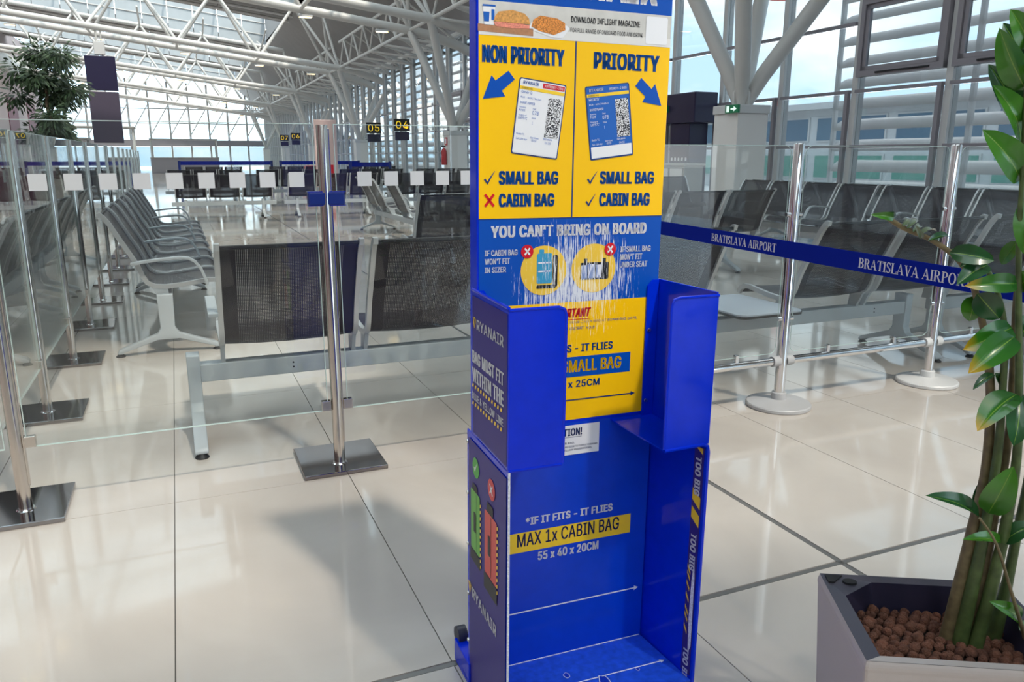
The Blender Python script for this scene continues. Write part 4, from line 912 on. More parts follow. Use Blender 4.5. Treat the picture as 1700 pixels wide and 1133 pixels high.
BP0, BP1 = Vector((1.605, 2.775, 0.913)), Vector((1.470, 0.60, 0.905))
bd = (BP1 - BP0); BLn = bd.length; bd.normalize()
bt = build(MB().box(0, BLn, -0.0009, 0.0009, -0.0235, 0.0235), 'retractable_belt', 'belt_blue'); tag(bt, 'navy barrier belt stretched across the right side with white serif words', 'belt')
bt.location = BP0; bt.rotation_euler = (0, math.asin(-bd.z), math.atan2(bd.y, bd.x))
def belt_words(u0, u1, h):
    """words read by someone on the camera side of the belt"""
    s = 'BRATISLAVA AIRPORT'; tot = sum(SERIF[c][0] for c in s); k = (u1 - u0)/tot; x = 0.0; mb = MB()
    for c in s:
        wd, polys = SERIF[c]
        for p in polys: mb.add([(u0 + k*(x + q[0]), -0.0013, -0.0015 - h/2 + h*q[1]) for q in p], [tuple(range(len(p)))])
        x += wd
    build(mb, 'lettering', 'belt_letter', bt)
belt_words(0.735, 1.055, 0.0240); belt_words(1.367, 1.685, 0.0240)
bp = tag(empty('belt_post', (1.468, 0.560, 0)), 'steel belt post just outside the right edge of the picture', 'post')
build(MB().lathe([(0.0001, 0.0), (0.16, 0.0), (0.16, 0.012), (0.05, 0.03), (0.0001, 0.03)], 32), 'base', 'dark_steel', bp, True); build(MB().lathe([(0.0001, 0.03), (0.03, 0.03), (0.03, 0.95), (0.0001, 0.95)], 24), 'tube', 'brushed_steel', bp, True); build(MB().box(-0.035, 0.035, -0.035, 0.035, 0.87, 0.95), 'belt_cassette', 'cassette_blue', bp, bevel=0.006)

# ================================================================== BEAM SEATING
PROF = [(-0.315, 0.828), (-0.300, 0.832), (-0.282, 0.815), (-0.255, 0.775), (-0.225, 0.715), (-0.178, 0.625), (-0.145, 0.562), (-0.124, 0.510), (-0.108, 0.462), (-0.088, 0.425), (-0.050, 0.402), (0.010, 0.396), (0.090, 0.402), (0.180, 0.414), (0.250, 0.424), (0.295, 0.422), (0.325, 0.405), (0.338, 0.378)]
def sling_mesh():
    W = 0.262; t = 0.004; acc = [0.0]
    for a, b in zip(PROF, PROF[1:]): acc.append(acc[-1] + math.hypot(b[0]-a[0], b[1]-a[1]))
    vs, uvs, fs = [], [], []
    xs = [-W, -W*0.5, 0, W*0.5, W]
    for (y, z), s in zip(PROF, acc):
        for x in xs: vs.append((x, y, z - 0.010*(1 - (x/W)**2))); uvs.append((x, s))
    n = len(xs)
    for i in range(len(PROF) - 1):
        for k in range(n - 1): fs.append((i*n + k, i*n + k + 1, (i+1)*n + k + 1, (i+1)*n + k))
    me = bpy.data.meshes.new('seat'); me.from_pydata(vs, [], fs); ul = me.uv_layers.new(name='UVMap')
    for lp in me.loops: ul.data[lp.index].uv = uvs[lp.vertex_index]
    for p in me.polygons: p.use_smooth = True
    me.materials.append(MATS['sling']); return me
SLING = sling_mesh()
def sweep_rect(path, x0, x1, t):
    mb = MB(); n = len(path); vs = []
    for i, (y, z) in enumerate(path):
        a, b = path[max(0, i-1)], path[min(n-1, i+1)]; d = Vector((b[0]-a[0], b[1]-a[1])).normalized(); nx, nz = -d.y*t/2, d.x*t/2
        vs += [(x0, y + nx, z + nz), (x1, y + nx, z + nz), (x1, y - nx, z - nz), (x0, y - nx, z - nz)]
    fs = [(0,1,2,3), tuple((n-1)*4 + k for k in (3,2,1,0))]
    for i in range(n - 1):
        for k in range(4): fs.append((i*4 + k, (i+1)*4 + k, (i+1)*4 + (k+1) % 4, i*4 + (k+1) % 4))
    return mb.add(vs, fs)
FRAME = sweep_rect(PROF, -0.010, 0.010, 0.026).mesh('side_frame', True); FRAME.materials.append(MATS['chair_frame'])
RAILM = MB().box(-0.262, 0.262, -0.008, 0.008, -0.008, 0.008).mesh('cross_rail', False, 0.003); RAILM.materials.append(MATS['rubber'])
ARM = sweep_rect([(-0.165, 0.545), (-0.10, 0.556), (0.0, 0.566), (0.10, 0.572), (0.150, 0.566), (0.185, 0.545), (0.215, 0.50), (0.235, 0.44), (0.245, 0.405)], -0.020, 0.020, 0.017).mesh('armrest', True, 0.003); ARM.materials.append(MATS['bench_grey'])
def pedestal_mesh():
    mb = MB()
    mb.prism([(-0.045, 0.36), (-0.040, 0.16), (-0.060, 0.125), (-0.27, 0.045), (-0.285, 0.03), (-0.285, 0.018), (-0.255, 0.018), (-0.25, 0.026), (-0.06, 0.088), (0.06, 0.088), (0.25, 0.026), (0.255, 0.018), (0.285, 0.018), (0.285, 0.03), (0.27, 0.045), (0.060, 0.125), (0.040, 0.16), (0.045, 0.36)], 'x', -0.026, 0.026)
    return mb.mesh('leg', True, 0.016, 3)
PED = pedestal_mesh(); PED.materials.append(MATS['bench_grey'])
FOOT = MB().lathe([(0.0001, 0.0), (0.026, 0.0), (0.027, 0.004), (0.014, 0.016), (0.010, 0.024), (0.0001, 0.024)], 16).mesh('foot', True); FOOT.materials.append(MATS['rubber'])
BRK = MB().prism([(-0.03, 0.318), (0.03, 0.318), (0.018, 0.395), (-0.075, 0.41)], 'x', -0.008, 0.008).mesh('bracket'); BRK.materials.append(MATS['bench_grey'])
def bench(label, loc, rz, seats, peds, beam, arms=(), tables=(), group='beam seat benches', holes=()):
    t = tag(empty('beam_bench', (*loc, 0), (0, 0, rz)), label, 'bench', group)
    build(MB().box(beam[0], beam[1], -0.035, 0.035, 0.243, 0.318), 'beam', 'bench_grey', t, bevel=0.004)
    for h in holes:
        for z in (0.272, 0.292): build(MB().tube([(h, -0.0365, z), (h, -0.034, z)], 0.004, 10), 'screw_hole', 'hole_black', t)
    for u in peds:
        l = link('leg', PED, None, t, (u, 0, 0))
        for s in (-1, 1): link('foot', FOOT, None, l, (0, s*0.27, 0))
    for u in seats:
        s_ = link('seat', SLING, None, t, (u, 0, 0))
        for k in (-1, 1): link('side_frame', FRAME, None, s_, (k*0.272, 0, 0)); link('bracket', BRK, None, s_, (k*0.272, 0, 0))
        link('cross_rail', RAILM, None, s_, (0, -0.304, 0.826))
    for u in arms: link('armrest', ARM, None, t, (u, 0, 0))
    for u0, u1 in tables:
        tb = build(MB().prism(rrect(u0, u1, -0.26, 0.28, 0.05), 'z', 0.372, 0.380), 'table_top', 'table_top', t)
        build(MB().prism(rrect(u0 - 0.003, u1 + 0.003, -0.263, 0.283, 0.05), 'z', 0.360, 0.3715), 'edge_band', 'table_edge', tb)
        for u in (u0 + 0.12, u1 - 0.1): build(MB().tube([(u, 0, 0.318), (u, 0, 0.36)], 0.02, 12), 'table_stem', 'bench_grey', t, True)
    return t
bench('charcoal mesh bench seen from behind the glass, left of the bag gauge', (0, 3.40), 0, [0.39, 0.99, 1.59], [0.0, 1.9], (-0.02, 1.95), arms=(0.09,), holes=(0.40, 1.6))
bench('charcoal mesh bench with a low side table, right of the bag gauge', (0, 3.32), 0, [2.16, 3.29, 3.89], [2.35, 3.97], (1.85, 4.0), tables=((2.55, 2.96),), holes=(3.70,))
bench('charcoal mesh bench partly hidden behind the plant, right edge', (0, 3.32), 0, [4.55, 5.15, 5.75], [4.25, 6.0], (4.2, 6.05))
bench('row of grey mesh seats facing right beyond the glass, nearest bench', (-0.12, 0), -math.pi/2, [-5.35, -5.95, -6.55, -7.15], [-5.02, -7.4], (-7.5, -5.0), arms=(-5.03, -6.25, -7.46))
bench('row of grey mesh seats facing right beyond the glass, second bench', (-0.12, 0), -math.pi/2, [-7.85, -8.45, -9.05, -9.65], [-7.7, -9.8], (-9.95, -7.55), arms=(-8.75, -9.94))
bench('dark mesh bench turned left behind the receding barrier, nearer one', (-1.14, 0), math.pi/2, [4.6, 5.2, 5.8, 6.4], [4.4, 6.6], (4.3, 6.7), arms=(4.29, 6.71))
bench('dark mesh bench turned left behind the receding barrier, farther one', (-1.14, 0), math.pi/2, [7.2, 7.8, 8.4, 9.0], [7.0, 9.2], (6.9, 9.3), arms=(6.89,))
bench('dark mesh bench in the second row, left of the bag gauge', (0, 6.95), 0, [2.22, 2.82, 3.42], [2.3, 3.5], (1.95, 3.75))
bench('dark mesh bench in the second row, right of the bag gauge', (0, 6.62), 0, [4.10, 4.70, 5.30], [4.2, 5.2], (3.8, 5.6))
bench('dark mesh bench facing the hall along the windows, nearest', (7.20, 0), math.pi/2, [4.6, 5.2, 5.8, 6.4], [4.4, 6.6], (4.3, 6.7), arms=(4.9, 6.1))
bench('dark mesh bench facing the hall along the windows, next to the pillar', (7.20, 0), math.pi/2, [7.05, 7.65, 8.25, 8.85], [6.9, 9.0], (6.75, 9.15), arms=(7.35, 8.55))
bench('dark mesh bench facing the windows, back to back with the hall row, nearer', (7.98, 0), -math.pi/2, [-4.7, -5.3, -5.9, -6.5], [-4.5, -6.7], (-6.8, -4.4))
bench('dark mesh bench facing the windows, back to back with the hall row, farther', (7.98, 0), -math.pi/2, [-7.1, -7.7, -8.3, -8.9], [-6.95, -9.05], (-9.2, -6.8))
bench('short dark bench left of the pillar in front of the gate desk', (7.55, 10.9), math.pi, [-0.1], [0.0], (-0.4, 0.4))
bench('grey bench turned right in the middle distance left of the bag gauge', (2.98, 0), -math.pi/2, [-10.65, -11.85, -12.45], [-10.35, -12.6], (-12.75, -10.2), arms=(-11.5,))
for k in range(4):
    bench('sunlit bench in the far row across the hall, %s from the left' % OD[k], (0.25 + 2.05*k, 16.15), 0, [0.0, 0.6, 1.2], [-0.1, 1.3], (-0.35, 1.55))
for k in range(4):
    bench('distant bench in the row behind the sunlit one, %s from the left' % OD[k], (0.1 + 2.1*k, 21.5), 0, [0.0, 0.6, 1.2], [-0.1, 1.3], (-0.35, 1.55))
for k in range(3):
    bench('distant bench in the last visible seat row, %s from the left' % OD[k], (0.6 + 2.6*k, 28.0), 0, [0.0, 0.6, 1.2], [-0.1, 1.3], (-0.35, 1.55))
for k in range(3):
    bench('bench in the row behind the viewer, %s from the left' % OD[k], (-2.5 + 2.3*k, -4.2), 0, [0.0, 0.6, 1.2], [-0.1, 1.3], (-0.35, 1.55))

# ================================================================== PLANTER AND PLANT
PR = math.radians(-29.0)
PL = tag(empty('planter', (0.941, 0.779, 0), (0, 0, PR)), 'silver-grey angular planter with dark liner at the lower right', 'planter')
PWX, PWY, PZ = 0.34, 0.278, 0.375
# outer body, slightly tapered, open top
def loop(i, z, cham=0.0): return [(i, i, z), (PWX - i, i, z), (PWX - i, PWY - i, z), (i, PWY - i, z)]
body = MB(); rings = [loop(0.022, 0.0), loop(0.002, 0.355), loop(0.0, 0.366), loop(0.004, 0.375)]
vs = [p for r_ in rings for p in r_]; fs = [(3, 2, 1, 0)]
for i in range(len(rings) - 1):
    for k in range(4): fs.append((i*4 + k, i*4 + (k+1) % 4, (i+1)*4 + (k+1) % 4, (i+1)*4 + k))
body.add(vs, fs); build(body, 'body', 'planter_silver', PL, bevel=0.005)
# rim with the inner opening cut across its back-left corner
OUT = [(0.004, 0.004), (PWX - 0.004, 0.004), (PWX - 0.004, PWY - 0.004), (0.004, PWY - 0.004)]
INN = [(0.032, 0.024), (PWX - 0.032, 0.024), (PWX - 0.032, PWY - 0.022), (0.095, PWY - 0.022), (0.032, PWY - 0.075)]
rim = MB(); o4 = [(x, y, 0.3752) for x, y in OUT]; i5 = [(x, y, 0.3715) for x, y in INN]; lo = [(x, y, 0.325) for x, y in INN]
rim.add(o4 + i5 + lo, [(0,1,5,4),(1,2,6,5),(2,7,6),(2,3,7),(3,8,7),(3,0,4,8)])
build(rim, 'rim', 'planter_dark', PL)
ins = MB(); ins.add([(x, y, 0.3715) for x, y in INN] + [(x + (0.17 - x)*0.06, y + (0.139 - y)*0.06, 0.300) for x, y in INN], [(k, (k+1) % 5, (k+1) % 5 + 5, k + 5) for k in range(5)])
build(ins, 'liner', 'planter_inner', PL)
build(MB().add([(0.004, 0.004, 0.3757), (PWX - 0.004, 0.004, 0.3757), (PWX - 0.032, 0.024, 0.3722), (0.032, 0.024, 0.3722)], [(0, 1, 2, 3)]), 'front_rim', 'planter_silver', PL)
build(MB().prism(circ(0.052, PWY - 0.030, 0.013, 20, 0.009), 'z', 0.368, 0.3765), 'filler_hole', 'hole_black', PL)
build(MB().prism([(0.012, PWY - 0.010), (0.012, PWY - 0.036), (0.022, PWY - 0.036), (0.044, PWY - 0.010)], 'z', 0.368, 0.3766), 'corner_recess', 'hole_black', PL)
build(MB().box(0.036, PWX - 0.036, 0.030, PWY - 0.028, 0.02, 0.312), 'soil', 'soil', PL)
# clay pebbles
random.seed(11)
pm = []
for q in range(6):
    bm = bmesh.new(); bmesh.ops.create_icosphere(bm, subdivisions=2, radius=1.0)
    off = Vector((random.random()*9, random.random()*9, random.random()*9)); sx, sy, sz = 0.85 + 0.35*random.random(), 0.8 + 0.3*random.random(), 0.7 + 0.25*random.random()
    from mathutils import noise
    for v in bm.verts: v.co *= 1.0 + 0.22*noise.noise(v.co*1.3 + off); v.co.x *= sx; v.co.y *= sy; v.co.z *= sz
    me = bpy.data.meshes.new('clay_pebble'); bm.to_mesh(me); bm.free()
    for p in me.polygons: p.use_smooth = True
    me.materials.append(MATS['clay']); pm.append(me)
cr, sr = math.cos(PR), math.sin(PR); cnt = 0
pts = []
px = 0.042
gy = 0
y = 0.034
while y < PWY - 0.030:
    x = 0.040 + (0.0090 if gy % 2 else 0)
    while x < PWX - 0.040:
        if not (x < 0.092 and y > PWY - 0.075 + (x - 0.032)*0.84 - 0.008): pts.append((x + random.uniform(-.002, .002), y + random.uniform(-.002, .002)))
        x += 0.0190
    y += 0.0168; gy += 1
random.shuffle(pts)
for x, y in pts:
    wx, wy = 0.941 + x*cr - y*sr, 0.779 + x*sr + y*cr
    o = bpy.data.objects.new('clay_pebble', random.choice(pm)); COL.objects.link(o)
    s = random.uniform(0.0086, 0.0124); o.scale = (s, s, s); o.location = (wx, wy, 0.3160 + random.uniform(0, 0.010)); o.rotation_euler = (random.random()*6, random.random()*6, random.random()*6)
    tag(o, 'brown clay pebble filling the planter around the stems', 'pebble', 'clay pebbles in the planter'); cnt += 1
# plant
LEAVES=[
  ((1.187, 0.811, 1.123),(1.11, 0.821, 1.197),0.0442,0),
  ((1.191, 0.82, 1.178),(1.126, 0.826, 1.262),0.0404,0),
  ((1.207, 0.835, 1.213),(1.141, 0.852, 1.293),0.0365,1),
  ((1.176, 0.815, 1.255),(1.11, 0.822, 1.336),0.0365,0),
  ((1.194, 0.829, 1.282),(1.153, 0.847, 1.352),0.0327,1),
  ((1.173, 0.816, 1.314),(1.132, 0.823, 1.365),0.0308,0),
  ((1.206, 0.803, 1.096),(1.176, 0.783, 1.016),0.0288,0),
  ((1.015, 0.884, 1.067),(0.968, 0.882, 1.073),0.0115,0),
  ((1.001, 0.89, 1.072),(1.035, 0.897, 1.065),0.0135,1),
  ((1.028, 0.878, 1.054),(1.053, 0.889, 1.065),0.0077,3),
  ((1.035, 0.875, 1.05),(1.077, 0.89, 1.062),0.0077,3),
  ((1.044, 0.871, 1.045),(1.082, 0.888, 1.053),0.0087,3),
  ((1.055, 0.867, 1.039),(1.105, 0.878, 1.046),0.0096,3),
  ((1.067, 0.861, 1.031),(1.126, 0.869, 1.037),0.0106,1),
  ((1.058, 0.865, 1.035),(1.03, 0.856, 1.057),0.0077,3),
  ((1.1, 0.847, 1.013),(1.138, 0.799, 1.005),0.0288,1),
  ((1.175, 0.826, 0.999),(1.13, 0.867, 1.015),0.0192,0),
  ((1.118, 0.84, 0.99),(1.186, 0.843, 0.994),0.0154,1),
  ((1.148, 0.816, 0.995),(1.09, 0.819, 0.97),0.0288,1),
  ((1.184, 0.79, 0.967),(1.095, 0.806, 0.968),0.0288,2),
  ((1.139, 0.82, 0.95),(1.167, 0.797, 0.911),0.0384,1),
  ((1.164, 0.842, 0.941),(1.162, 0.843, 0.899),0.0327,0),
  ((1.197, 0.796, 0.895),(1.105, 0.802, 0.868),0.0384,2),
  ((1.182, 0.78, 0.885),(1.088, 0.777, 0.84),0.0404,2),
  ((1.19, 0.809, 0.816),(1.143, 0.807, 0.798),0.0135,1),
  ((1.192, 0.809, 0.818),(1.224, 0.817, 0.789),0.0135,1),
  ((1.209, 0.78, 0.788),(1.119, 0.774, 0.745),0.0423,2),
  ((1.203, 0.771, 0.786),(1.166, 0.743, 0.721),0.0384,1),
  ((1.219, 0.775, 0.788),(1.237, 0.757, 0.715),0.0384,1),
  ((1.201, 0.805, 0.562),(1.091, 0.819, 0.621),0.0288,1),
  ((1.222, 0.817, 0.556),(1.232, 0.824, 0.627),0.0327,1),
  ((1.193, 0.786, 0.582),(1.19, 0.755, 0.674),0.0442,0),
  ((1.237, 0.778, 0.518),(1.144, 0.785, 0.548),0.0211,0),
  ((1.232, 0.78, 0.524),(1.26, 0.747, 0.57),0.0308,1),
  ((1.27, 0.753, 0.382),(1.191, 0.754, 0.436),0.0269,0),
  ((1.271, 0.753, 0.38),(1.278, 0.728, 0.363),0.0269,0),
  ((1.207, 0.802, 0.956),(1.198, 0.773, 0.989),0.0288,0),
  ((1.216, 0.82, 1.029),(1.216, 0.842, 0.988),0.0211,0),
  ((1.241, 0.809, 0.873),(1.271, 0.808, 0.911),0.0327,1),
]

STEMS=[
  ([(1.198, 0.806, 0.297),(1.206, 0.803, 0.422),(1.212, 0.8, 0.542),(1.214, 0.799, 0.672),(1.208, 0.802, 0.777),(1.198, 0.806, 0.878),(1.183, 0.812, 0.936),(1.159, 0.822, 0.984),(1.144, 0.829, 1.003)],0.014,0.004),
  ([(1.19, 0.826, 0.296),(1.199, 0.822, 0.413),(1.208, 0.818, 0.534),(1.215, 0.815, 0.634),(1.208, 0.818, 0.751),(1.192, 0.825, 0.844),(1.178, 0.831, 0.894),(1.154, 0.841, 0.963),(1.135, 0.849, 0.992),(1.113, 0.858, 1.013),(1.08, 0.872, 1.034),(1.043, 0.888, 1.05),(1.012, 0.901, 1.07)],0.013,0.004),
  ([(1.212, 0.789, 0.295),(1.225, 0.784, 0.411),(1.233, 0.78, 0.547),(1.234, 0.78, 0.676),(1.22, 0.786, 0.8),(1.2, 0.794, 0.938),(1.185, 0.8, 1.051),(1.18, 0.803, 1.123),(1.167, 0.808, 1.254),(1.158, 0.812, 1.362)],0.0135,0.0035),
  ([(1.27, 0.797, 0.28),(1.28, 0.793, 0.392),(1.285, 0.791, 0.531),(1.287, 0.79, 0.664),(1.272, 0.796, 0.833)],0.0145,0.006),
  ([(1.221, 0.807, 0.296),(1.229, 0.803, 0.445),(1.234, 0.802, 0.559),(1.237, 0.8, 0.69),(1.227, 0.805, 0.835),(1.218, 0.808, 0.915),(1.215, 0.809, 0.964)],0.012,0.005),
  ([(1.251, 0.729, 0.367),(1.218, 0.743, 0.452),(1.184, 0.758, 0.54),(1.151, 0.771, 0.588)],0.004,0.002),
]

PT = tag(empty('potted_plant', (1.2, 0.80, 0.31)), 'glossy green plant with thick stems and fleshy leaves growing from the planter', 'plant')
P0 = Vector((1.2, 0.80, 0.31))
for k, (ps, r0, r1) in enumerate(STEMS):
    p = [Vector(q) for q in ps]; base = p[0] + (p[0] - p[1]).normalized()*0.01
    # smooth the polyline
    sm = []
    for i in range(len(p) - 1):
        a, b, c, d = p[max(i-1, 0)], p[i], p[i+1], p[min(i+2, len(p)-1)]
        for t in (0, 0.25, 0.5, 0.75):
            sm.append(0.5*((2*b) + (-a + c)*t + (2*a - 5*b + 4*c - d)*t*t + (-a + 3*b - 3*c + d)*t**3))
    sm.append(p[-1]); n = len(sm)
    rs = [r1 + (r0 - r1)*(1 - i/(n-1))**2.4 for i in range(n)]
    build(MB().tube([q - P0 for q in sm], rs, 12), 'stem', 'stem_green' if k in (0, 2, 3) else 'stem_brown', PT, True)
def leaf_mesh():
    n, m = 10, 6; vs, uv, fs = [], [], []
    for i in range(n + 1):
        t = i/n; w = (math.sin(math.pi*min(1, t**0.78)) ** 0.62)*0.5 if 0 < t < 1 else 0.012
        if t == 1: w = 0.004
        for j in range(m + 1):
            s = -1 + 2*j/m
            vs.append((s*w, t, 0.16*abs(s)*w*1.2 + 0.10*math.sin(math.pi*t) - 0.07*t*t)); uv.append((s, t))
    for i in range(n):
        for j in range(m): a = i*(m+1) + j; fs.append((a, a+1, a+m+2, a+m+1))
    me = bpy.data.meshes.new('leaf'); me.from_pydata(vs, [], fs); ul = me.uv_layers.new(name='UVMap')
    for lp in me.loops: ul.data[lp.index].uv = uv[lp.vertex_index]
    for p in me.polygons: p.use_smooth = True
    return me
LM = {}
for k, m_ in enumerate(('leaf_green', 'leaf_dark', 'leaf_yellow', 'leaf_curl')):
    LM[k] = leaf_mesh(); LM[k].materials.append(MATS[m_])
random.seed(5)
for b, t, w, k in LEAVES:
    b, t = Vector(b), Vector(t); d = t - b; L = d.length; Y = d.normalized()
    tow = (Vector((0, 0, EYE)) - b).normalized()
    Z = (tow + Vector((random.uniform(-.35, .35), random.uniform(-.35, .35), random.uniform(0.0, .7)))); Z = (Z - Y*Z.dot(Y)).normalized(); X = Y.cross(Z)
    o = bpy.data.objects.new('leaf', LM[k]); COL.objects.link(o); o.parent = PT
    M_ = Matrix((X*w*1.08, Y*L, Z*L*0.9)).transposed().to_4x4(); M_.translation = b - P0; o.matrix_local = M_

# ================================================================== THINGS IN THE DISTANCE
# hanging display
dp = tag(empty('hanging_display', (-2.34, 36.7, 0)), 'tall dark hanging display panel under the roof truss at left', 'display')
build(MB().box(-0.55, 0.55, -0.12, 0.12, 3.75, 5.07), 'upper_screen', 'navy_panel', dp, bevel=0.02); build(MB().box(-0.55, 0.55, -0.12, 0.12, 1.70, 3.70), 'lower_screen', 'purple_panel', dp, bevel=0.02)
build(MB().box(-0.17, 0.22, -0.1, 0.1, 5.12, 5.62), 'bracket', 'light_plastic', dp, bevel=0.02)
bar('hanger', (-0.05, 0, 5.6), (-0.05, 0, 6.2), 0.04, 'white_steel', dp); bar('hanger', (0.12, 0, 5.05), (0.12, 0, 6.2), 0.03, 'white_steel', dp)
# indoor tree behind the barrier
random.seed(21)
tr = tag(empty('indoor_tree', (-2.02, 17.2, 0)), 'tall leafy indoor tree in a tub beyond the glass barrier', 'tree')
build(MB().lathe([(0.0001, 0), (0.38, 0), (0.46, 0.75), (0.42, 0.75), (0.40, 0.68), (0.0001, 0.68)], 24), 'tub', 'desk_grey', tr, True)
build(MB().tube([(0,0,.6),(0.03,0,1.4),(-0.04,0.02,2.1),(0.03,0,2.9)], 0.06, 8, r1=0.02), 'trunk', 'bark', tr, True)
fol = MB()
for c in range(26):
    a = random.random()*6.283; zz = random.uniform(1.35, 3.05); R_ = random.uniform(0.05, 0.62)*(1.0 if zz < 2.5 else 0.75)
    cx, cy = R_*math.cos(a), R_*math.sin(a)
    fol.tube([(0.02, 0, zz - 0.25), (cx*0.6, cy*0.6, zz - 0.05), (cx, cy, zz)], 0.008, 4)
    for q in range(190):
        d = Vector((random.gauss(0, 1), random.gauss(0, 1), random.gauss(0, 0.8))).normalized(); p = Vector((cx, cy, zz)) + d*random.uniform(0.02, 0.26)
        d2 = (d + Vector((0, 0, -0.7))).normalized(); sd = d2.orthogonal().normalized()*0.020; L = random.uniform(0.09, 0.16)
        fol.add([p, p + d2*L*0.5 + sd, p + d2*L, p + d2*L*0.5 - sd], [(0, 1, 2, 3)])
fo = build(fol, 'foliage', 'ficus_leaf', tr); fo['kind'] = 'stuff'
# gate number signs
def gate_sign(x, y, z, s, label):
    g = tag(empty('gate_sign', (x, y, 0)), label, 'sign', 'gate number signs')
    bar('post', (0, 0.05, 0), (0, 0.05, z), 0.04, 'post_grey', g, 8); build(MB().box(-0.28, 0.28, -0.06, 0.02, z - 0.02, z + 0.38), 'panel', 'sign_black', g, bevel=0.01)
    v, f = glyph_mesh(s, 0.04); build(MB().add([(-0.22 + 0.44*p[0], -0.063, z + 0.05 + 0.26*p[1]) for p in v], f), 'lettering', 'sign_yellow', g)
    build(MB().box(-0.25, 0.25, -0.05, 0.02, z - 0.34, z - 0.06), 'screen', 'navy_panel', g)
gate_sign(7.45, 27.4, 2.05, '04', 'nearest black gate sign, reading zero four in yellow'); gate_sign(7.2, 30.6, 2.05, '05', 'black gate sign reading zero five, just left of the nearest one')
gate_sign(7.1, 51.0, 2.2, '06', 'small distant gate sign reading zero six in yellow'); gate_sign(7.05, 56.0, 2.2, '07', 'smallest distant gate sign reading zero seven in yellow')
# gate portal and desk left of the nearest pillar
gp = tag(empty('gate_portal', (8.75, 11.6, 0)), 'dark navy gate portal box left of the nearest pillar', 'portal')
build(MB().box(-0.10, 0.30, 0.55, 1.15, 0, 1.75), 'panel', 'navy_panel', gp, bevel=0.01); build(MB().box(-0.16, 0.34, 0.35, 2.25, 1.75, 2.28), 'header', 'navy_panel', gp, bevel=0.02)
build(MB().box(-0.12, 0.30, 2.0, 2.2, 0, 1.75), 'panel', 'navy_panel', gp, bevel=0.01)
for k in range(5): build(MB().box(-0.105, -0.101, 0.60 + 0.11*k, 0.65 + 0.11*k, 1.08, 1.14), 'white_mark', 'white_print', gp)
gd = tag(empty('gate_desk', (8.2, 11.55, 0)), 'pale grey gate desk in front of the navy portal', 'desk')
build(MB().box(-0.05, 0.35, 0.0, 0.9, 0, 1.0), 'body', 'desk_grey', gd, bevel=0.01); build(MB().box(-0.08, 0.38, -0.03, 0.93, 1.0, 1.04), 'top', 'desk_grey', gd, bevel=0.008); build(MB().box(-0.058, -0.052, 0.05, 0.42, 0.1, 0.95), 'front_panel', 'pillar_white', gd); build(MB().box(-0.058, -0.052, 0.48, 0.85, 0.1, 0.95), 'front_panel', 'pillar_white', gd)
for loc, rz, lab in (((8.25 - 0.33, 10.05, 1.865), -math.pi/2, 'green exit sign on the top of the nearest pillar'), ((8.57, 12.9, 2.02), -math.pi/2, 'green exit sign on the navy gate portal')):
    e = tag(empty('exit_sign', loc, (0, 0, rz)), lab, 'sign', 'green exit signs')
    build(MB().box(-0.15, 0.15, -0.02, 0.02, -0.06, 0.06), 'panel', 'exit_green', e)
    def FE(u, w, k=1): return (u, -0.0205 - 0.0005*k, w)
    mb = [rect(-0.12, -0.05, -0.045, 0.045), rect(-0.02, 0.06, -0.012, 0.012), [(0.05, -0.04), (0.12, 0.0), (0.05, 0.04)]]
    printed(mb, FE, 'exit_glow', e, 1, 'pictogram')
# fire extinguisher and its sign on the second column
fx = tag(empty('fire_extinguisher', (7.90, 24.02, 0.9)), 'red fire extinguisher hung on the white pillar', 'extinguisher')
build(MB().lathe([(0.0001, 0), (0.08, 0), (0.085, 0.03), (0.085, 0.42), (0.05, 0.5), (0.025, 0.52), (0.0001, 0.53)], 16, (-0.03, 0, 0)), 'cylinder', 'red_paint', fx, True)
build(MB().tube([(-0.05, 0, 0.52), (-0.12, 0, 0.56), (-0.16, 0, 0.4), (-0.15, 0, 0.1)], 0.012, 8), 'hose', 'rubber', fx, True); build(MB().box(-0.11, 0.02, -0.015, 0.015, 0.54, 0.58), 'handle', 'rubber', fx)
fs_ = tag(empty('extinguisher_sign', (7.95, 24.02, 1.62)), 'small red square sign above the fire extinguisher', 'sign'); build(MB().box(-0.012, 0.0, -0.12, 0.12, -0.12, 0.12), 'plate', 'red_paint', fs_); build(MB().box(-0.016, -0.0125, -0.05, 0.05, -0.08, 0.08), 'pictogram', 'white_print', fs_)
# advertising board, far belts, bins
ad = tag(empty('advert_board', (4.55, 26.0, 0)), 'pale pink upright advert board behind the tall steel post', 'board')
build(MB().box(-0.35, 0.35, -0.05, 0.05, 0.15, 2.3), 'panel', 'pink_board', ad, bevel=0.02); build(MB().box(-0.4, 0.4, -0.2, 0.2, 0, 0.15), 'foot', 'post_grey', ad); build(MB().box(-0.2, 0.2, -0.056, -0.051, 0.5, 0.9), 'print', 'red_print', ad)
for k, (x, y, L) in enumerate(((0.2, 33.0, 3.4), (4.0, 33.5, 3.2), (5.2, 25.5, 1.3))):
    b_ = tag(empty('queue_barrier', (x, y, 0)), 'distant blue queue belt on posts, %s from the left' % OD[k], 'barrier', 'distant queue barriers')
    for q in (0, L): bar('post', (q, 0, 0), (q, 0, 1.0), 0.05, 'cassette_blue', b_, 8); build(MB().lathe([(0.0001, 0), (0.2, 0), (0.05, 0.05), (0.0001, 0.05)], 12), 'foot', 'post_grey', b_, loc=(q, 0, 0))
    build(MB().box(0, L, -0.01, 0.01, 0.84, 0.98), 'belt', 'belt_blue', b_)
rc = tag(empty('red_armchair', (4.7, 29.5, 0)), 'small red armchair beside the tall steel post in the distance', 'chair')
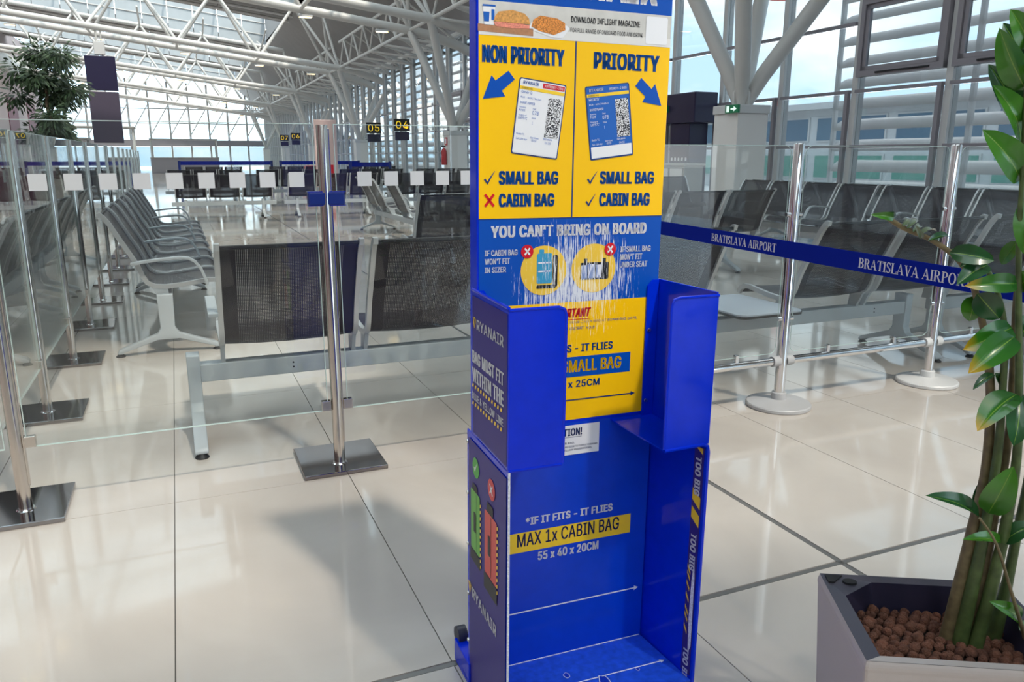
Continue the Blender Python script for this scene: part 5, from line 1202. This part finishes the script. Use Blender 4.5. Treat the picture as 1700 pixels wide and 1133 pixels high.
build(MB().box(-0.4, 0.4, -0.35, 0.35, 0.2, 0.45), 'seat', 'red_paint', rc, bevel=0.05); build(MB().box(-0.4, 0.4, -0.4, -0.22, 0.25, 0.85), 'backrest', 'red_paint', rc, bevel=0.06)
for x in (-0.42, 0.34): build(MB().box(x, x + 0.08, -0.35, 0.35, 0.25, 0.6), 'armrest', 'red_paint', rc, bevel=0.03)
for x in (-0.35, 0.35):
    for y in (-0.3, 0.3): bar('leg', (x, y, 0), (x, y, 0.22), 0.02, 'chrome', rc, 8)
# low kiosks at the far left
for k, (x, y, w_, h_, m_) in enumerate(((-4.4, 28, 2.6, 1.7, 'purple_panel'), (-4.2, 36, 2.4, 1.8, 'navy_panel'), (-3.4, 21, 1.6, 1.6, 'wall_burgundy'), (-3.4, 44, 3.6, 2.5, 'navy_panel'), (0.8, 62, 4.5, 2.3, 'frame_grey'))):
    ks = tag(empty('kiosk', (x, y, 0)), ['purple-grey kiosk by the indoor tree', 'navy kiosk right of the indoor tree', 'burgundy kiosk at the far left', 'long navy kiosk under the hanging display', 'grey kiosk by the far wall'][k], 'kiosk')
    build(MB().box(-w_/2, w_/2, -0.8, 0.8, 0, 1.05), 'counter', m_, ks, bevel=0.02); build(MB().box(-w_/2, w_/2, -0.9, 0.9, h_, h_ + 0.08), 'canopy', 'desk_grey', ks, bevel=0.02); build(MB().box(-w_/2 - 0.03, w_/2 + 0.03, -0.85, 0.85, 1.05, 1.1), 'worktop', 'desk_grey', ks)
    for sx in (-1, 1):
        for sy in (-0.7, 0.7): bar('post', (sx*(w_/2 - 0.1), sy, 1.1), (sx*(w_/2 - 0.1), sy, h_), 0.05, 'post_grey', ks, 8)
# large plants behind the viewer whose reflections show in the glass
for k, (x, y) in enumerate(((1.9, -1.4), (0.6, -1.9))):
    t2 = tag(empty('floor_plant', (x, y, 0)), ['tall floor plant behind the viewer, on the right', 'tall floor plant behind the viewer, on the left'][k], 'plant')
    build(MB().lathe([(0.0001, 0), (0.18, 0), (0.22, 0.4), (0.19, 0.4), (0.0001, 0.36)], 16), 'pot', 'planter_dark', t2, True)
    for q in range(9):
        a = q*2.4; p1 = (0.05*math.cos(a), 0.05*math.sin(a), 0.36); p2 = (0.16*math.cos(a), 0.16*math.sin(a), 0.9); p3 = (0.40*math.cos(a), 0.40*math.sin(a), 1.35 + 0.05*q)
        build(MB().tube([p1, p2, p3], 0.012, 6, r1=0.004), 'stem', 'stem_green', t2)
        for s in range(7):
            f = 0.25 + 0.11*s; bq = Vector(p2).lerp(Vector(p3), f); dr = Vector((math.cos(a + (1.3 if s % 2 else -1.3)), math.sin(a + (1.3 if s % 2 else -1.3)), 0.35)).normalized(); Zv = Vector((0, 0, 1)); Xv = dr.cross(Zv).normalized(); Zv = Xv.cross(dr)
            o = bpy.data.objects.new('leaf', LM[1]); COL.objects.link(o); o.parent = t2
            M_ = Matrix((Xv*0.07, dr*0.13, Zv*0.1)).transposed().to_4x4(); M_.translation = bq; o.matrix_local = M_
